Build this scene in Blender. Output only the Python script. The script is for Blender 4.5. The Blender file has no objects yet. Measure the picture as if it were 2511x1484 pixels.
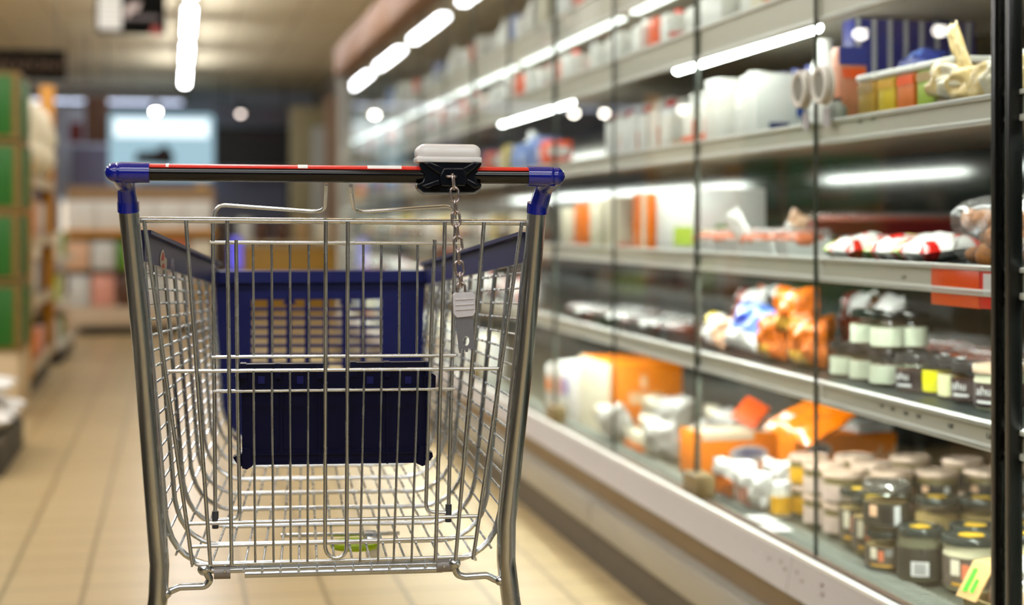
import bpy, bmesh, math, random
from math import sin, cos, pi, radians, sqrt, atan
from mathutils import Vector, Matrix

random.seed(7)
C = bpy.context.scene.collection
scene = bpy.context.scene

# ------------------------------------------------------------------ camera
CAM_H = 0.97
FPX = 4000.0
HZ = 548.0            # row of the horizon
YAW = atan(825.5 / FPX)
FWD = Vector((sin(YAW), cos(YAW), 0)); RGT = Vector((cos(YAW), -sin(YAW), 0)); UP = Vector((0, 0, 1))
EYE = Vector((0, 0, CAM_H))
cam_data = bpy.data.cameras.new('camera'); cam = bpy.data.objects.new('camera', cam_data); C.objects.link(cam)
cam.location = EYE; cam.rotation_euler = (pi / 2, 0, -YAW)
cam_data.sensor_width = 36.0; cam_data.lens = FPX * 36.0 / 2511.0
cam_data.shift_y = -(742.0 - HZ) / 2511.0
cam_data.clip_start = 0.05; cam_data.clip_end = 200
cam_data.dof.use_dof = True; cam_data.dof.focus_distance = 2.11; cam_data.dof.aperture_fstop = 2.75
scene.camera = cam

def ray(px, py): return FWD + RGT * ((px - 1255.5) / FPX) + UP * ((HZ - py) / FPX)
def at_depth(px, py, d): return EYE + ray(px, py) * d
def at_x(px, py, x): r = ray(px, py); return EYE + r * (x / r.x)
def at_y(px, py, y): r = ray(px, py); return EYE + r * (y / r.y)
def at_z(px, py, z): r = ray(px, py); return EYE + r * ((z - CAM_H) / r.z)

# ------------------------------------------------------------------ materials
def lin(c):
    return tuple(((v / 255.0) / 12.92 if v <= 10 else (((v / 255.0) + 0.055) / 1.055) ** 2.4) for v in c)
MATS = {}
def mat(name, rgb, rough=0.5, metal=0.0, var=0.0, vscale=30.0, bump=0.0, bscale=60.0, emit=0.0, coat=0.0, trans=0.0, spec=0.5):
    if name in MATS: return MATS[name]
    m = bpy.data.materials.new(name); m.use_nodes = True; MATS[name] = m
    nt = m.node_tree; b = nt.nodes['Principled BSDF']
    col = lin(rgb) + (1.0,)
    b.inputs['Base Color'].default_value = col
    b.inputs['Roughness'].default_value = rough; b.inputs['Metallic'].default_value = metal
    b.inputs['Specular IOR Level'].default_value = spec
    if coat: b.inputs['Coat Weight'].default_value = coat; b.inputs['Coat Roughness'].default_value = 0.06
    if trans: b.inputs['Transmission Weight'].default_value = trans; b.inputs['IOR'].default_value = 1.3
    if emit: b.inputs['Emission Color'].default_value = col; b.inputs['Emission Strength'].default_value = emit
    if var or bump:
        tc = nt.nodes.new('ShaderNodeTexCoord')
        n = nt.nodes.new('ShaderNodeTexNoise'); n.inputs['Scale'].default_value = vscale; n.inputs['Detail'].default_value = 4
        nt.links.new(tc.outputs['Object'], n.inputs['Vector'])
        if var:
            mx = nt.nodes.new('ShaderNodeMix'); mx.data_type = 'RGBA'
            k = max(0.0, 1 - var)
            mx.inputs['A'].default_value = (col[0] * k, col[1] * k, col[2] * k, 1)
            mx.inputs['B'].default_value = tuple(min(1.0, c * (1 + var * 0.5)) for c in col[:3]) + (1,)
            nt.links.new(n.outputs['Fac'], mx.inputs['Factor']); nt.links.new(mx.outputs['Result'], b.inputs['Base Color'])
        if bump:
            n2 = nt.nodes.new('ShaderNodeTexNoise'); n2.inputs['Scale'].default_value = bscale; n2.inputs['Detail'].default_value = 3
            nt.links.new(tc.outputs['Object'], n2.inputs['Vector'])
            bp = nt.nodes.new('ShaderNodeBump'); bp.inputs['Strength'].default_value = bump; bp.inputs['Distance'].default_value = 0.01
            nt.links.new(n2.outputs['Fac'], bp.inputs['Height']); nt.links.new(bp.outputs['Normal'], b.inputs['Normal'])
    return m

def emission(name, rgb, strength):
    if name in MATS: return MATS[name]
    m = bpy.data.materials.new(name); m.use_nodes = True; MATS[name] = m
    nt = m.node_tree; nt.nodes.clear()
    e = nt.nodes.new('ShaderNodeEmission'); e.inputs['Color'].default_value = lin(rgb) + (1,); e.inputs['Strength'].default_value = strength
    o = nt.nodes.new('ShaderNodeOutputMaterial'); nt.links.new(e.outputs[0], o.inputs[0])
    return m

def clear_sheet(name, tint, base_reflect, grazing, rough=0.0, haze=0.0, haze_rgb=(255, 255, 255)):
    """Clear pane or film: straight-through transmission with Schlick mirror reflection."""
    if name in MATS: return MATS[name]
    m = bpy.data.materials.new(name); m.use_nodes = True; MATS[name] = m
    nt = m.node_tree; nt.nodes.clear(); N = nt.nodes.new; L = nt.links.new
    g = N('ShaderNodeNewGeometry'); d = N('ShaderNodeVectorMath'); d.operation = 'DOT_PRODUCT'
    L(g.outputs['Incoming'], d.inputs[0]); L(g.outputs['Normal'], d.inputs[1])
    a = N('ShaderNodeMath'); a.operation = 'ABSOLUTE'; L(d.outputs['Value'], a.inputs[0])
    s = N('ShaderNodeMath'); s.operation = 'SUBTRACT'; s.inputs[0].default_value = 1; L(a.outputs[0], s.inputs[1])
    p = N('ShaderNodeMath'); p.operation = 'POWER'; L(s.outputs[0], p.inputs[0]); p.inputs[1].default_value = 5
    q = N('ShaderNodeMath'); q.operation = 'MULTIPLY_ADD'; L(p.outputs[0], q.inputs[0]); q.inputs[1].default_value = grazing; q.inputs[2].default_value = base_reflect
    t = N('ShaderNodeBsdfTransparent'); t.inputs['Color'].default_value = tint + (1,)
    gl = N('ShaderNodeBsdfGlossy'); gl.inputs['Roughness'].default_value = rough
    mx = N('ShaderNodeMixShader'); L(q.outputs[0], mx.inputs[0])
    src = t.outputs[0]
    if haze:
        df = N('ShaderNodeBsdfDiffuse'); df.inputs['Color'].default_value = lin(haze_rgb) + (1,)
        mh = N('ShaderNodeMixShader'); mh.inputs[0].default_value = haze; L(t.outputs[0], mh.inputs[1]); L(df.outputs[0], mh.inputs[2]); src = mh.outputs[0]
    L(src, mx.inputs[1]); L(gl.outputs[0], mx.inputs[2])
    o = N('ShaderNodeOutputMaterial'); L(mx.outputs[0], o.inputs[0])
    return m

def steel(name, rgb, rough, wear=0.35, vscale=55.0):
    """Zinc-plated steel with scuffs."""
    m = bpy.data.materials.new(name); m.use_nodes = True; MATS[name] = m
    nt = m.node_tree; b = nt.nodes['Principled BSDF']; b.inputs['Metallic'].default_value = 1
    tc = nt.nodes.new('ShaderNodeTexCoord'); n = nt.nodes.new('ShaderNodeTexNoise'); n.inputs['Scale'].default_value = vscale; n.inputs['Detail'].default_value = 6
    nt.links.new(tc.outputs['Object'], n.inputs['Vector'])
    r = nt.nodes.new('ShaderNodeValToRGB'); e = r.color_ramp.elements
    c = lin(rgb); e[0].position = 0.33; e[0].color = tuple(v * (1 - wear) for v in c) + (1,); e[1].position = 0.52; e[1].color = c + (1,)
    nt.links.new(n.outputs['Fac'], r.inputs['Fac']); nt.links.new(r.outputs['Color'], b.inputs['Base Color'])
    mr = nt.nodes.new('ShaderNodeMapRange'); mr.inputs['From Min'].default_value = 0.3; mr.inputs['From Max'].default_value = 0.7
    mr.inputs['To Min'].default_value = rough + 0.15; mr.inputs['To Max'].default_value = rough
    nt.links.new(n.outputs['Fac'], mr.inputs['Value']); nt.links.new(mr.outputs['Result'], b.inputs['Roughness'])
    return m

# ------------------------------------------------------------------ mesh builder
def fillet(pts, r, n=5):
    pts = [Vector(p) for p in pts]; out = [pts[0]]
    for i in range(1, len(pts) - 1):
        a, b, c = pts[i - 1], pts[i], pts[i + 1]
        u = (a - b); v = (c - b); lu, lv = u.length, v.length
        if lu < 1e-6 or lv < 1e-6: continue
        u /= lu; v /= lv
        ang = u.angle(v)
        if ang > 3.0: out.append(b); continue
        d = min(r / math.tan(ang / 2), lu * 0.48, lv * 0.48)
        p0 = b + u * d; p1 = b + v * d
        for k in range(n + 1):
            t = k / n
            out.append(p0 * (1 - t) ** 2 + b * 2 * t * (1 - t) + p1 * t * t)
    out.append(pts[-1]); return out

class MB:
    def __init__(self): self.bm = bmesh.new()
    def _faces(self, fs, mi):
        for f in fs: f.material_index = mi
    def box(self, c, s, mi=0, rz=0.0, bevel=0.0, mtx=None, seg=2):
        n0 = set(self.bm.faces)
        r = bmesh.ops.create_cube(self.bm, size=1.0); vs = r['verts']
        m = Matrix.Translation(Vector(c)) @ (mtx if mtx is not None else Matrix.Rotation(rz, 4, 'Z')) @ Matrix.Diagonal((s[0], s[1], s[2], 1))
        bmesh.ops.transform(self.bm, matrix=m, verts=vs)
        if bevel > 0:
            es = list({e for v in vs for e in v.link_edges})
            bmesh.ops.bevel(self.bm, geom=es, offset=min(bevel, min(s) * 0.49), segments=seg, affect='EDGES', profile=0.5)
        self._faces([f for f in self.bm.faces if f not in n0], mi)
        return self
    def tube(self, pts, r, mi=0, seg=8, closed=False, r2=None):
        pts = [Vector(p) for p in pts]; n = len(pts)
        rings = []; prev = None
        for i, p in enumerate(pts):
            if closed: t = pts[(i + 1) % n] - pts[i - 1]
            elif i == 0: t = pts[1] - p
            elif i == n - 1: t = p - pts[i - 1]
            else: t = (pts[i + 1] - p).normalized() + (p - pts[i - 1]).normalized()
            t.normalize()
            if prev is None:
                a = Vector((0, 0, 1)) if abs(t.z) < 0.9 else Vector((0, 1, 0))
                u = a.cross(t).normalized()
            else:
                u = prev - t * prev.dot(t)
                if u.length < 1e-6: u = Vector((1, 0, 0)).cross(t)
                u.normalize()
            prev = u; w = t.cross(u)
            rr = r[i] if isinstance(r, (list, tuple)) else r
            rw = rr if r2 is None else r2
            rings.append([self.bm.verts.new(p + u * (rr * cos(2 * pi * k / seg)) + w * (rw * sin(2 * pi * k / seg))) for k in range(seg)])
        fs = []
        rng = range(n) if closed else range(n - 1)
        for i in rng:
            a, b = rings[i], rings[(i + 1) % n]
            for k in range(seg):
                fs.append(self.bm.faces.new((a[k], a[(k + 1) % seg], b[(k + 1) % seg], b[k])))
        if not closed:
            fs.append(self.bm.faces.new(list(reversed(rings[0])))); fs.append(self.bm.faces.new(rings[-1]))
        self._faces(fs, mi); return self
    def lathe(self, prof, c=(0, 0, 0), mi=0, seg=28, mtx=None, a0=0.0, a1=2 * pi):
        full = abs(a1 - a0 - 2 * pi) < 1e-6
        m = Matrix.Translation(Vector(c)) @ (mtx if mtx is not None else Matrix.Identity(4))
        rings = []
        ns = seg if full else seg + 1
        for (r, z) in prof:
            if r < 1e-6: rings.append([self.bm.verts.new(m @ Vector((0, 0, z)))])
            else: rings.append([self.bm.verts.new(m @ Vector((r * cos(a0 + (a1 - a0) * k / seg), r * sin(a0 + (a1 - a0) * k / seg), z))) for k in range(ns)])
        fs = []
        for a, b in zip(rings, rings[1:]):
            for k in range(seg):
                k2 = (k + 1) % ns
                if len(a) == 1 and len(b) == 1: continue
                if len(a) == 1: fs.append(self.bm.faces.new((a[0], b[k2], b[k])))
                elif len(b) == 1: fs.append(self.bm.faces.new((a[k], a[k2], b[0])))
                else: fs.append(self.bm.faces.new((a[k], a[k2], b[k2], b[k])))
        self._faces(fs, mi); return self
    def prism(self, poly, d0, d1, to3, mi=0):
        """poly: 2-D outline; to3(a, b, depth) -> point."""
        A = [self.bm.verts.new(to3(p[0], p[1], d0)) for p in poly]; B = [self.bm.verts.new(to3(p[0], p[1], d1)) for p in poly]
        fs = [self.bm.faces.new(list(reversed(A))), self.bm.faces.new(B)]
        n = len(poly)
        for k in range(n): fs.append(self.bm.faces.new((A[k], A[(k + 1) % n], B[(k + 1) % n], B[k])))
        self._faces(fs, mi); return self
    def quad(self, p, mi=0):
        self._faces([self.bm.faces.new([self.bm.verts.new(Vector(q)) for q in p])], mi); return self
    def ball(self, c, r, mi=0, sx=1, sy=1, sz=1, sub=2):
        n0 = set(self.bm.faces)
        bmesh.ops.create_icosphere(self.bm, subdivisions=sub, radius=r, matrix=Matrix.Translation(Vector(c)) @ Matrix.Diagonal((sx, sy, sz, 1)))
        self._faces([f for f in self.bm.faces if f not in n0], mi); return self
    def pillow(self, w, h, t, mi=0, nu=12, nv=12, seed=1, crinkle=0.12, lift=0.0, face_mi=None):
        """Crimped film bag, width along y, height along z, thickness along x, base at z = 0."""
        rnd = random.Random(seed)
        ph = [rnd.uniform(0, 6.28) for _ in range(6)]
        sides = []
        for s in (-1, 1):
            g = []
            for j in range(nv + 1):
                row = []
                for i in range(nu + 1):
                    u = i / nu * 2 - 1; v = j / nv * 2 - 1
                    e = max(0.0, (1 - abs(u) ** 3) * (1 - abs(v) ** 4)) ** 0.6
                    x = s * t / 2 * e * (1 + crinkle * (sin(5 * u + ph[0]) * sin(6 * v + ph[1]) + sin(9 * u + ph[2] + 4 * v)))
                    y = u * w / 2 * (1 - 0.08 * (1 - abs(v)) * e + 0.03 * sin(7 * v + ph[3]))
                    z = (v + 1) * h / 2 * (1 + 0.03 * sin(5 * u + ph[4])) + lift
                    row.append(self.bm.verts.new((x, y, z)))
                g.append(row)
            sides.append(g)
        fs = []
        for s, g in enumerate(sides):
            for j in range(nv):
                for i in range(nu):
                    q = (g[j][i], g[j][i + 1], g[j + 1][i + 1], g[j + 1][i])
                    f = self.bm.faces.new(q if s else tuple(reversed(q))); f.material_index = mi
                    if face_mi: f.material_index = face_mi(i / nu, j / nv)
        bmesh.ops.remove_doubles(self.bm, verts=[v for g in sides for r in g for v in r], dist=1e-5)
        return self
    def build(self, name, mats, parent=None, smooth=40):
        me = bpy.data.meshes.new(name)
        bmesh.ops.recalc_face_normals(self.bm, faces=self.bm.faces[:])
        self.bm.to_mesh(me); self.bm.free()
        for m in (mats if isinstance(mats, (list, tuple)) else [mats]): me.materials.append(m)
        if smooth:
            me.polygons.foreach_set('use_smooth', [True] * len(me.polygons))
            me.set_sharp_from_angle(angle=radians(smooth))
        o = bpy.data.objects.new(name, me); C.objects.link(o)
        if parent is not None: o.parent = parent
        return o

def tag(o, label=None, cat=None, group=None, kind=None):
    if label: o['label'] = label
    if cat: o['category'] = cat
    if group: o['group'] = group
    if kind: o['kind'] = kind
    return o
def thing(name, label, cat, loc=(0, 0, 0), rz=0.0, group=None):
    o = bpy.data.objects.new(name, None); C.objects.link(o); o.empty_display_size = 0.05
    o.location = loc; o.rotation_euler = (0, 0, rz)
    return tag(o, label, cat, group)
def dup(root, loc, rz=0.0, label=None, group=None, rot=None, scale=None):
    r = root.copy(); C.objects.link(r); r.location = loc; r.rotation_euler = rot if rot else (0, 0, rz)
    if scale: r.scale = scale if isinstance(scale, (tuple, list)) else (scale,) * 3
    if label: r['label'] = label
    if group: r['group'] = group
    elif 'group' in r: del r['group']
    for ch in list(root.children):
        c = ch.copy(); C.objects.link(c); c.parent = r
        for g in ch.children:
            d = g.copy(); C.objects.link(d); d.parent = c
    return r
def lettering(name, text, size, m, parent, mtx, depth=0.0008, align='CENTER', shear=0.0):
    cu = bpy.data.curves.new(name, 'FONT'); cu.body = text; cu.size = size; cu.extrude = depth; cu.align_x = align; cu.align_y = 'CENTER'; cu.shear = shear
    tmp = bpy.data.objects.new(name, cu); C.objects.link(tmp)
    dg = bpy.context.evaluated_depsgraph_get(); me = bpy.data.meshes.new_from_object(tmp.evaluated_get(dg))
    bpy.data.objects.remove(tmp)
    me.name = name; me.materials.clear(); me.materials.append(m); me.transform(mtx)
    o = bpy.data.objects.new(name, me); C.objects.link(o)
    if parent is not None: o.parent = parent
    return o
def frame_mtx(origin, right, up):
    right = Vector(right).normalized(); up = Vector(up).normalized(); n = right.cross(up)
    m = Matrix((right, up, n)).transposed().to_4x4(); m.translation = Vector(origin); return m
FACE_AISLE = lambda o: frame_mtx(o, (0, -1, 0), (0, 0, 1))     # text that faces -x
FACE_CAM = lambda o: frame_mtx(o, (1, 0, 0), (0, 0, 1))        # text that faces -y
# ------------------------------------------------------------------ shopping trolley (local axes: u across, v forward, z up)
T_LOC = Vector((0.199, 2.103, 0.0)); T_ROT = (0.0, 0.006, -radians(3.66))
T_MTX = Matrix.Translation(T_LOC) @ Matrix.Rotation(T_ROT[2], 4, 'Z') @ Matrix.Rotation(T_ROT[1], 4, 'Y')
T_INV = T_MTX.inverted(); T_EYE = T_INV @ EYE
def G(px, py, c, k=0.0):
    """Point of the trolley plane v + k z = c seen at a photo pixel, in trolley axes."""
    d = T_INV.to_3x3() @ ray(px, py)
    t = (c - T_EYE.y - k * T_EYE.z) / (d.y + k * d.z)
    return T_EYE + d * t

zinc = steel('zinc_wire', (222, 226, 228), 0.18, 0.06, 40)
zinc_tube = steel('zinc_tube', (206, 210, 212), 0.15, 0.14, 18)
chain_steel = steel('chain_steel', (198, 186, 186), 0.22, 0.2, 120)
key_steel = mat('key_steel', (140, 142, 150), 0.42, 0.7, var=0.15, vscale=90)
collar_m = mat('collar_grey', (150, 144, 140), 0.5, 0.5)
blue_gloss = mat('blue_cap_plastic', (2, 22, 146), 0.14, coat=0.8)
navy = mat('navy_plastic', (8, 22, 98), 0.30, var=0.15, vscale=12)
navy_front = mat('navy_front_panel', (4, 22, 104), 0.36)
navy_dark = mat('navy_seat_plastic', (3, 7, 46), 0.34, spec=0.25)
rim_m = mat('blue_grey_rim_plastic', (38, 42, 96), 0.38)
black_m = mat('black_handle_plastic', (10, 11, 14), 0.09)
charcoal = mat('charcoal_lock_plastic', (13, 18, 25), 0.14)
lock_grey = mat('grey_lock_plate', (120, 124, 120), 0.4)
white_gloss = mat('white_lock_plastic', (236, 236, 236), 0.2, coat=0.3)
red_m = mat('red_tape', (222, 40, 28), 0.35)
white_m = mat('white_print', (240, 240, 240), 0.4)
key_white = mat('white_key_plastic', (214, 212, 216), 0.42, var=0.12, vscale=160)
rubber = mat('black_rubber', (14, 14, 15), 0.7)
lime_m = mat('lime_plastic', (190, 225, 10), 0.4)

trolley = thing('shopping_trolley', 'wire supermarket shopping trolley with blue plastic trim, black handle and coin lock', 'shopping trolley', T_LOC)
trolley.rotation_euler = T_ROT
HV = -0.055      # plane of the handle
# side tubes down to the rear castors
for s, px in ((-1, [(314, 500), (350, 860), (383, 1280), (391, 1385), (387, 1484)]), (1, [(1318, 505), (1287, 860), (1242, 1280), (1241, 1375), (1254, 1484)])):
    cs = (-0.022, -0.004, 0.012, 0.016, 0.016)
    P = [G(x, y, c) for (x, y), c in zip(px, cs)]
    P += [Vector((s * 0.262, 0.02, 0.36)), Vector((s * 0.272, 0.03, 0.20)), Vector((s * 0.272, 0.03, 0.13))]
    b = MB(); b.tube(fillet(P, 0.12, 7), 0.0125, seg=20, r2=0.0145); o = b.build('side_tube', zinc_tube, trolley)
# lower chassis
b = MB()
for s in (-1, 1):
    b.tube(fillet([(s * 0.270, 0.03, 0.19), (s * 0.262, 0.2, 0.17), (s * 0.165, 0.86, 0.17), (s * 0.165, 0.92, 0.13)], 0.06), 0.0125, seg=14)
b.tube([(-0.262, 0.2, 0.17), (0.262, 0.2, 0.17)], 0.009, seg=10)
b.tube([(-0.185, 0.72, 0.17), (0.185, 0.72, 0.17)], 0.009, seg=10)
for k in range(7):
    u = -0.15 + 0.05 * k
    b.tube([(u, 0.2, 0.178), (u, 0.72, 0.178)], 0.003, seg=6)
b.build('chassis_frame', zinc_tube, trolley)
for s in (-1, 1):
    for v, u in ((0.03, 0.272), (0.92, 0.165)):
        b = MB()
        for e in (-1, 1): b.box((s * u + e * 0.019, v - 0.012, 0.085), (0.003, 0.035, 0.10), bevel=0.001)
        b.box((s * u, v, 0.135), (0.044, 0.045, 0.006), bevel=0.002); b.lathe([(0, 0), (0.012, 0), (0.012, 0.02), (0, 0.02)], (s * u, v, 0.138), seg=14)
        fk = b.build('castor_fork', zinc_tube, trolley)
        b = MB(); b.lathe([(0, -0.016), (0.05, -0.016), (0.0575, -0.012), (0.0575, 0.012), (0.05, 0.016), (0, 0.016)], (s * u, v - 0.02, 0.0585), seg=28, mtx=Matrix.Rotation(pi / 2, 4, 'Y'))
        b.build('castor_wheel', rubber, fk)

# handle bar
hA = G(330, 423.5, HV); hB = G(1325, 432.5, HV); hd = (hB - hA).normalized()
def H(px): return hA.lerp(hB, (px - 330) / 995.0)
HR = 0.0103
b = MB(); b.tube([H(318), H(1340)], HR, seg=24); handle = b.build('handle_bar', black_m, trolley)
def arc_sleeve(name, x0, x1, m, r, th=62):
    b = MB(); p, q = H(x0), H(x1); n = 10
    vr = hd.cross(Vector((0, 0, 1))).normalized(); ur = vr.cross(hd).normalized(); ur = ur if ur.z > 0 else -ur
    prof = [(sin(radians(-th + 2 * th * k / n)), cos(radians(-th + 2 * th * k / n))) for k in range(n + 1)]
    outer = [(a * r, c * r) for a, c in prof]; inner = [(a * (r - 0.001), c * (r - 0.001)) for a, c in reversed(prof)]
    L = (q - p).length
    b.prism(outer + inner, 0, L, lambda a, c, d: p + hd * d + vr * a + ur * c)
    return b.build(name, m, handle)
arc_sleeve('red_strip', 366, 1294, red_m, HR + 0.0011, 54)
arc_sleeve('white_print', 892, 976, white_m, HR + 0.0015, 50)
arc_sleeve('white_print', 722, 746, white_m, HR + 0.0015, 53)
arc_sleeve('white_print', 405, 412, white_m, HR + 0.0015, 52)
for s in (-1, 1):
    b = MB()
    if s < 0:
        P = [H(366), H(300), G(303, 425, HV + 0.004), G(309, 455, HV + 0.02), G(314, 490, -0.024), G(315, 516, -0.021)]
    else:
        P = [H(1293), H(1347), G(1345, 434, HV + 0.004), G(1334, 462, HV + 0.02), G(1319, 492, -0.024), G(1317, 520, -0.021)]
    body = [P[0], P[1]]
    b.tube(body, 0.0131, seg=26); b.ball(P[1], 0.0131, sub=3)
    b.ball(P[1] + hd * (s * 0.0085), 0.0122, sub=3)
    b.tube(fillet([P[1] + hd * (s * 0.002) + Vector((0, 0, -0.002)), P[3], P[5]], 0.02, 6), [0.0122] * 2 + [0.0115] * 6 + [0.0128], seg=24, r2=None)
    b.build('end_cap', blue_gloss, handle)
    b = MB(); c = P[5]; d = (P[5] - P[4]).normalized()
    b.tube([c - d * 0.012, c + d * 0.001], 0.0136, seg=24, r2=0.0155); b.build('cap_sleeve', blue_gloss, handle)

# coin lock
lock = MB()
lc = H(1098); LY = HV
def Lk(px, py, dv=0.0): return G(px, py, HV + dv)
def lockprism(mb, pts, v0, v1, mi=0):
    mb.prism([(x, y) for x, y in pts], v0, v1, lambda a, c, d: Lk(a, c) + Vector((0, d, 0)), mi)
lockprism(lock, [(1028, 396), (1177, 396), (1178, 405), (1168, 418), (1162, 432), (1168, 448), (1179, 452), (1176, 462), (1160, 474), (1036, 474), (1022, 462), (1020, 452), (1034, 446), (1040, 430), (1030, 416), (1025, 405)], -0.014, 0.022)
lockprism(lock, [(1084, 413), (1133, 413), (1141, 434), (1137, 458), (1078, 458), (1074, 434)], -0.022, 0.0)
for pts in ([(1034, 400), (1052, 398), (1086, 413), (1078, 432)], [(1176, 400), (1158, 398), (1132, 413), (1140, 432)],
            [(1030, 456), (1044, 464), (1080, 452), (1074, 440)], [(1178, 458), (1160, 464), (1136, 450), (1142, 438)]):
    lockprism(lock, pts, -0.019, 0.0)
lockb = lock.build('coin_lock', charcoal, trolley, smooth=25)
mod = lockb.modifiers.new('soft_edges', 'BEVEL'); mod.width = 0.0016; mod.segments = 2; mod.limit_method = 'ANGLE'
b = MB()
a = Lk(1020, 396); c2 = Lk(1178, 353); w = c2.x - a.x; h = c2.z - a.z; mid = (a + c2) / 2
b.box((mid.x, mid.y + 0.012, mid.z - 0.001), (w, 0.056, h), bevel=0.0105, seg=5)
b.box((mid.x, mid.y + 0.012, a.z + 0.0022), (w + 0.0006, 0.0566, 0.0075), bevel=0.002)
b.build('lock_cover', white_gloss, lockb)
b = MB()
lockprism(b, [(1024, 455), (1176, 455), (1176, 466), (1162, 477), (1040, 477), (1026, 466)], -0.0135, 0.028)
b.build('lock_plate', lock_grey, lockb)
for x in (1068, 1143):
    b = MB(); p = Lk(x, 462, -0.016); b.lathe([(0, -0.004), (0.003, -0.004), (0.003, 0.004), (0, 0.004)], p, mtx=Matrix.Rotation(pi / 2, 4, 'X') @ Matrix.Diagonal((1.6, 0.8, 1, 1)), seg=16)
    b.build('rivet_hole', mat('black_hole', (3, 3, 3), 0.9, spec=0.1), lockb)
b = MB(); p = Lk(1107, 433, -0.026)
b.tube(fillet([p + Vector((-0.0055, 0.012, 0)), p + Vector((-0.0055, 0, 0)), p + Vector((0.0055, 0, 0)), p + Vector((0.0055, 0.012, 0))], 0.003), 0.0017, seg=10)
b.build('staple', chain_steel, lockb)
# chain
b = MB(); CH = -0.083
links = [(1112, 446, 0), (1115, 478, 1), (1117, 507, 0), (1118, 537, 1), (1121, 567, 0), (1123, 598, 1), (1125, 629, 0), (1127, 658, 1), (1130, 687, 0), (1131, 712, 1)]
for i, (x, y, flat) in enumerate(links):
    c = G(x, y, CH); hw = 0.0050; hl = 0.0092
    x2, y2, _ = links[min(i + 1, len(links) - 1)]; x1, y1, _ = links[max(i - 1, 0)]
    tl = (G(x1, y1, CH) - G(x2, y2, CH)).normalized()
    side = Vector((1, 0, 0)) if flat else Vector((0.28, 0.96, 0))
    side = (side - tl * side.dot(tl)).normalized()
    pts = []
    for k in range(24):
        t = 2 * pi * k / 24
        ex = hw * cos(t); ez = (hl - hw) * (1 if sin(t) > 0 else -1) + hw * sin(t)
        pts.append(c + side * ex + tl * ez)
    b.tube(pts, 0.00165, closed=True, seg=10)
b.build('chain', chain_steel, lockb)
# key
b = MB()
kp = [(1110, 724), (1116, 718), (1158, 717), (1163, 722), (1165, 765), (1158, 775), (1120, 779), (1112, 770)]
b.prism(kp, -0.0045, 0.0045, lambda x, y, d: G(x, y, CH) + Vector((0, d, 0)))
for y in (735, 748, 760):
    p = G(1116, y, CH); q = G(1161, y - 3, CH)
    b.tube([p + Vector((0, -0.0046, 0)), q + Vector((0, -0.0046, 0))], 0.0012, seg=8)
kg = b.build('key_grip', key_white, lockb, smooth=25)
mod = kg.modifiers.new('soft_edges', 'BEVEL'); mod.width = 0.0012; mod.segments = 2; mod.limit_method = 'ANGLE'
b = MB()
hole = [(1143 + 8 * cos(2 * pi * k / 16), 836 + 12 * sin(2 * pi * k / 16)) for k in range(16)]
out = [(1116, 776), (1120, 820), (1124, 858), (1126, 866), (1131, 866), (1132, 856), (1139, 855), (1141, 864), (1148, 863), (1148, 853), (1156, 852), (1159, 860), (1165, 860), (1164, 836), (1161, 800), (1159, 775)]
# blade as upper plate, two side strips and a toothed foot round the hole
bt = lambda x, y, d: G(x, y, CH) + Vector((0, d, 0))
b.prism([(1116, 776), (1159, 775), (1162, 822), (1121, 824)], -0.001, 0.001, bt)
b.prism([(1121, 824)] + [hole[k] for k in (12, 11, 10, 9, 8, 7, 6, 5, 4)][0:9] + [(1143, 850), (1124, 851)], -0.001, 0.001, bt)
b.prism([(1162, 822), (1164, 849), (1143, 850)] + [hole[k] for k in (4, 3, 2, 1, 0, 15, 14, 13, 12)], -0.001, 0.001, bt)
b.prism([(1121, 824), (1162, 822), (1143, 824)], -0.001, 0.001, bt)
for tx in ([(1124, 850), (1126, 866), (1131, 866), (1132, 850)], [(1139, 850), (1141, 864), (1148, 863), (1148, 850)], [(1156, 849), (1159, 860), (1165, 860), (1164, 848)]):
    b.prism(tx, -0.001, 0.001, bt)
b.prism([(1124, 849), (1124, 857), (1164, 854), (1164, 847)], -0.00095, 0.00095, bt)
b.build('key_blade', key_steel, lockb, smooth=20)

# rear gate grille
GK = 0.03; GC = 0.0 + GK * 0.975
def P(x, y, dv=0.0): return G(x, y, GC + dv, GK)
b = MB()
R1, R2 = 0.0026, 0.0016
b.tube([P(334, 539), P(1301, 546)], 0.0040, seg=12)
for pts in ([(353, 540), (472, 1384)], [(456, 541), (516, 1384)], [(557, 541), (568, 1386)], [(1091, 545), (1068, 1374)], [(1187, 545), (1117, 1374)], [(1280, 545), (1160, 1372)]):
    b.tube([P(*pts[0], -0.004), P(*pts[1], -0.004)], R1, seg=10)
loop = [P(799, 542, -0.004), P(797, 1342, -0.004)] + [P(824 - 26 * cos(pi * k / 12), 1342 + 27 * sin(pi * k / 12), -0.004) for k in range(1, 12)] + [P(850, 1340, -0.004), P(853, 543, -0.004)]
b.tube(loop, R1, seg=10)
for a_, c_ in (((412, 911), (1224, 904)), ((462, 1285), (1172, 1266)), ((469, 1341), (1162, 1318))):
    b.tube([P(*a_), P(*c_)], 0.0024, seg=10)
b.tube(fillet([P(470, 1362), P(478, 1386), P(1158, 1365), P(1166, 1345)], 0.01), 0.0026, seg=10)
for x0, x1 in ((622, 626), (666.5, 671), (711, 713), (756, 754), (893, 883), (936, 927), (981, 965), (1025, 1009)):
    b.tube([P(x0, 909, -0.003), P(x1, 1378, -0.003)], R2, seg=8)
b.build('gate_grille', zinc, trolley)

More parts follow.
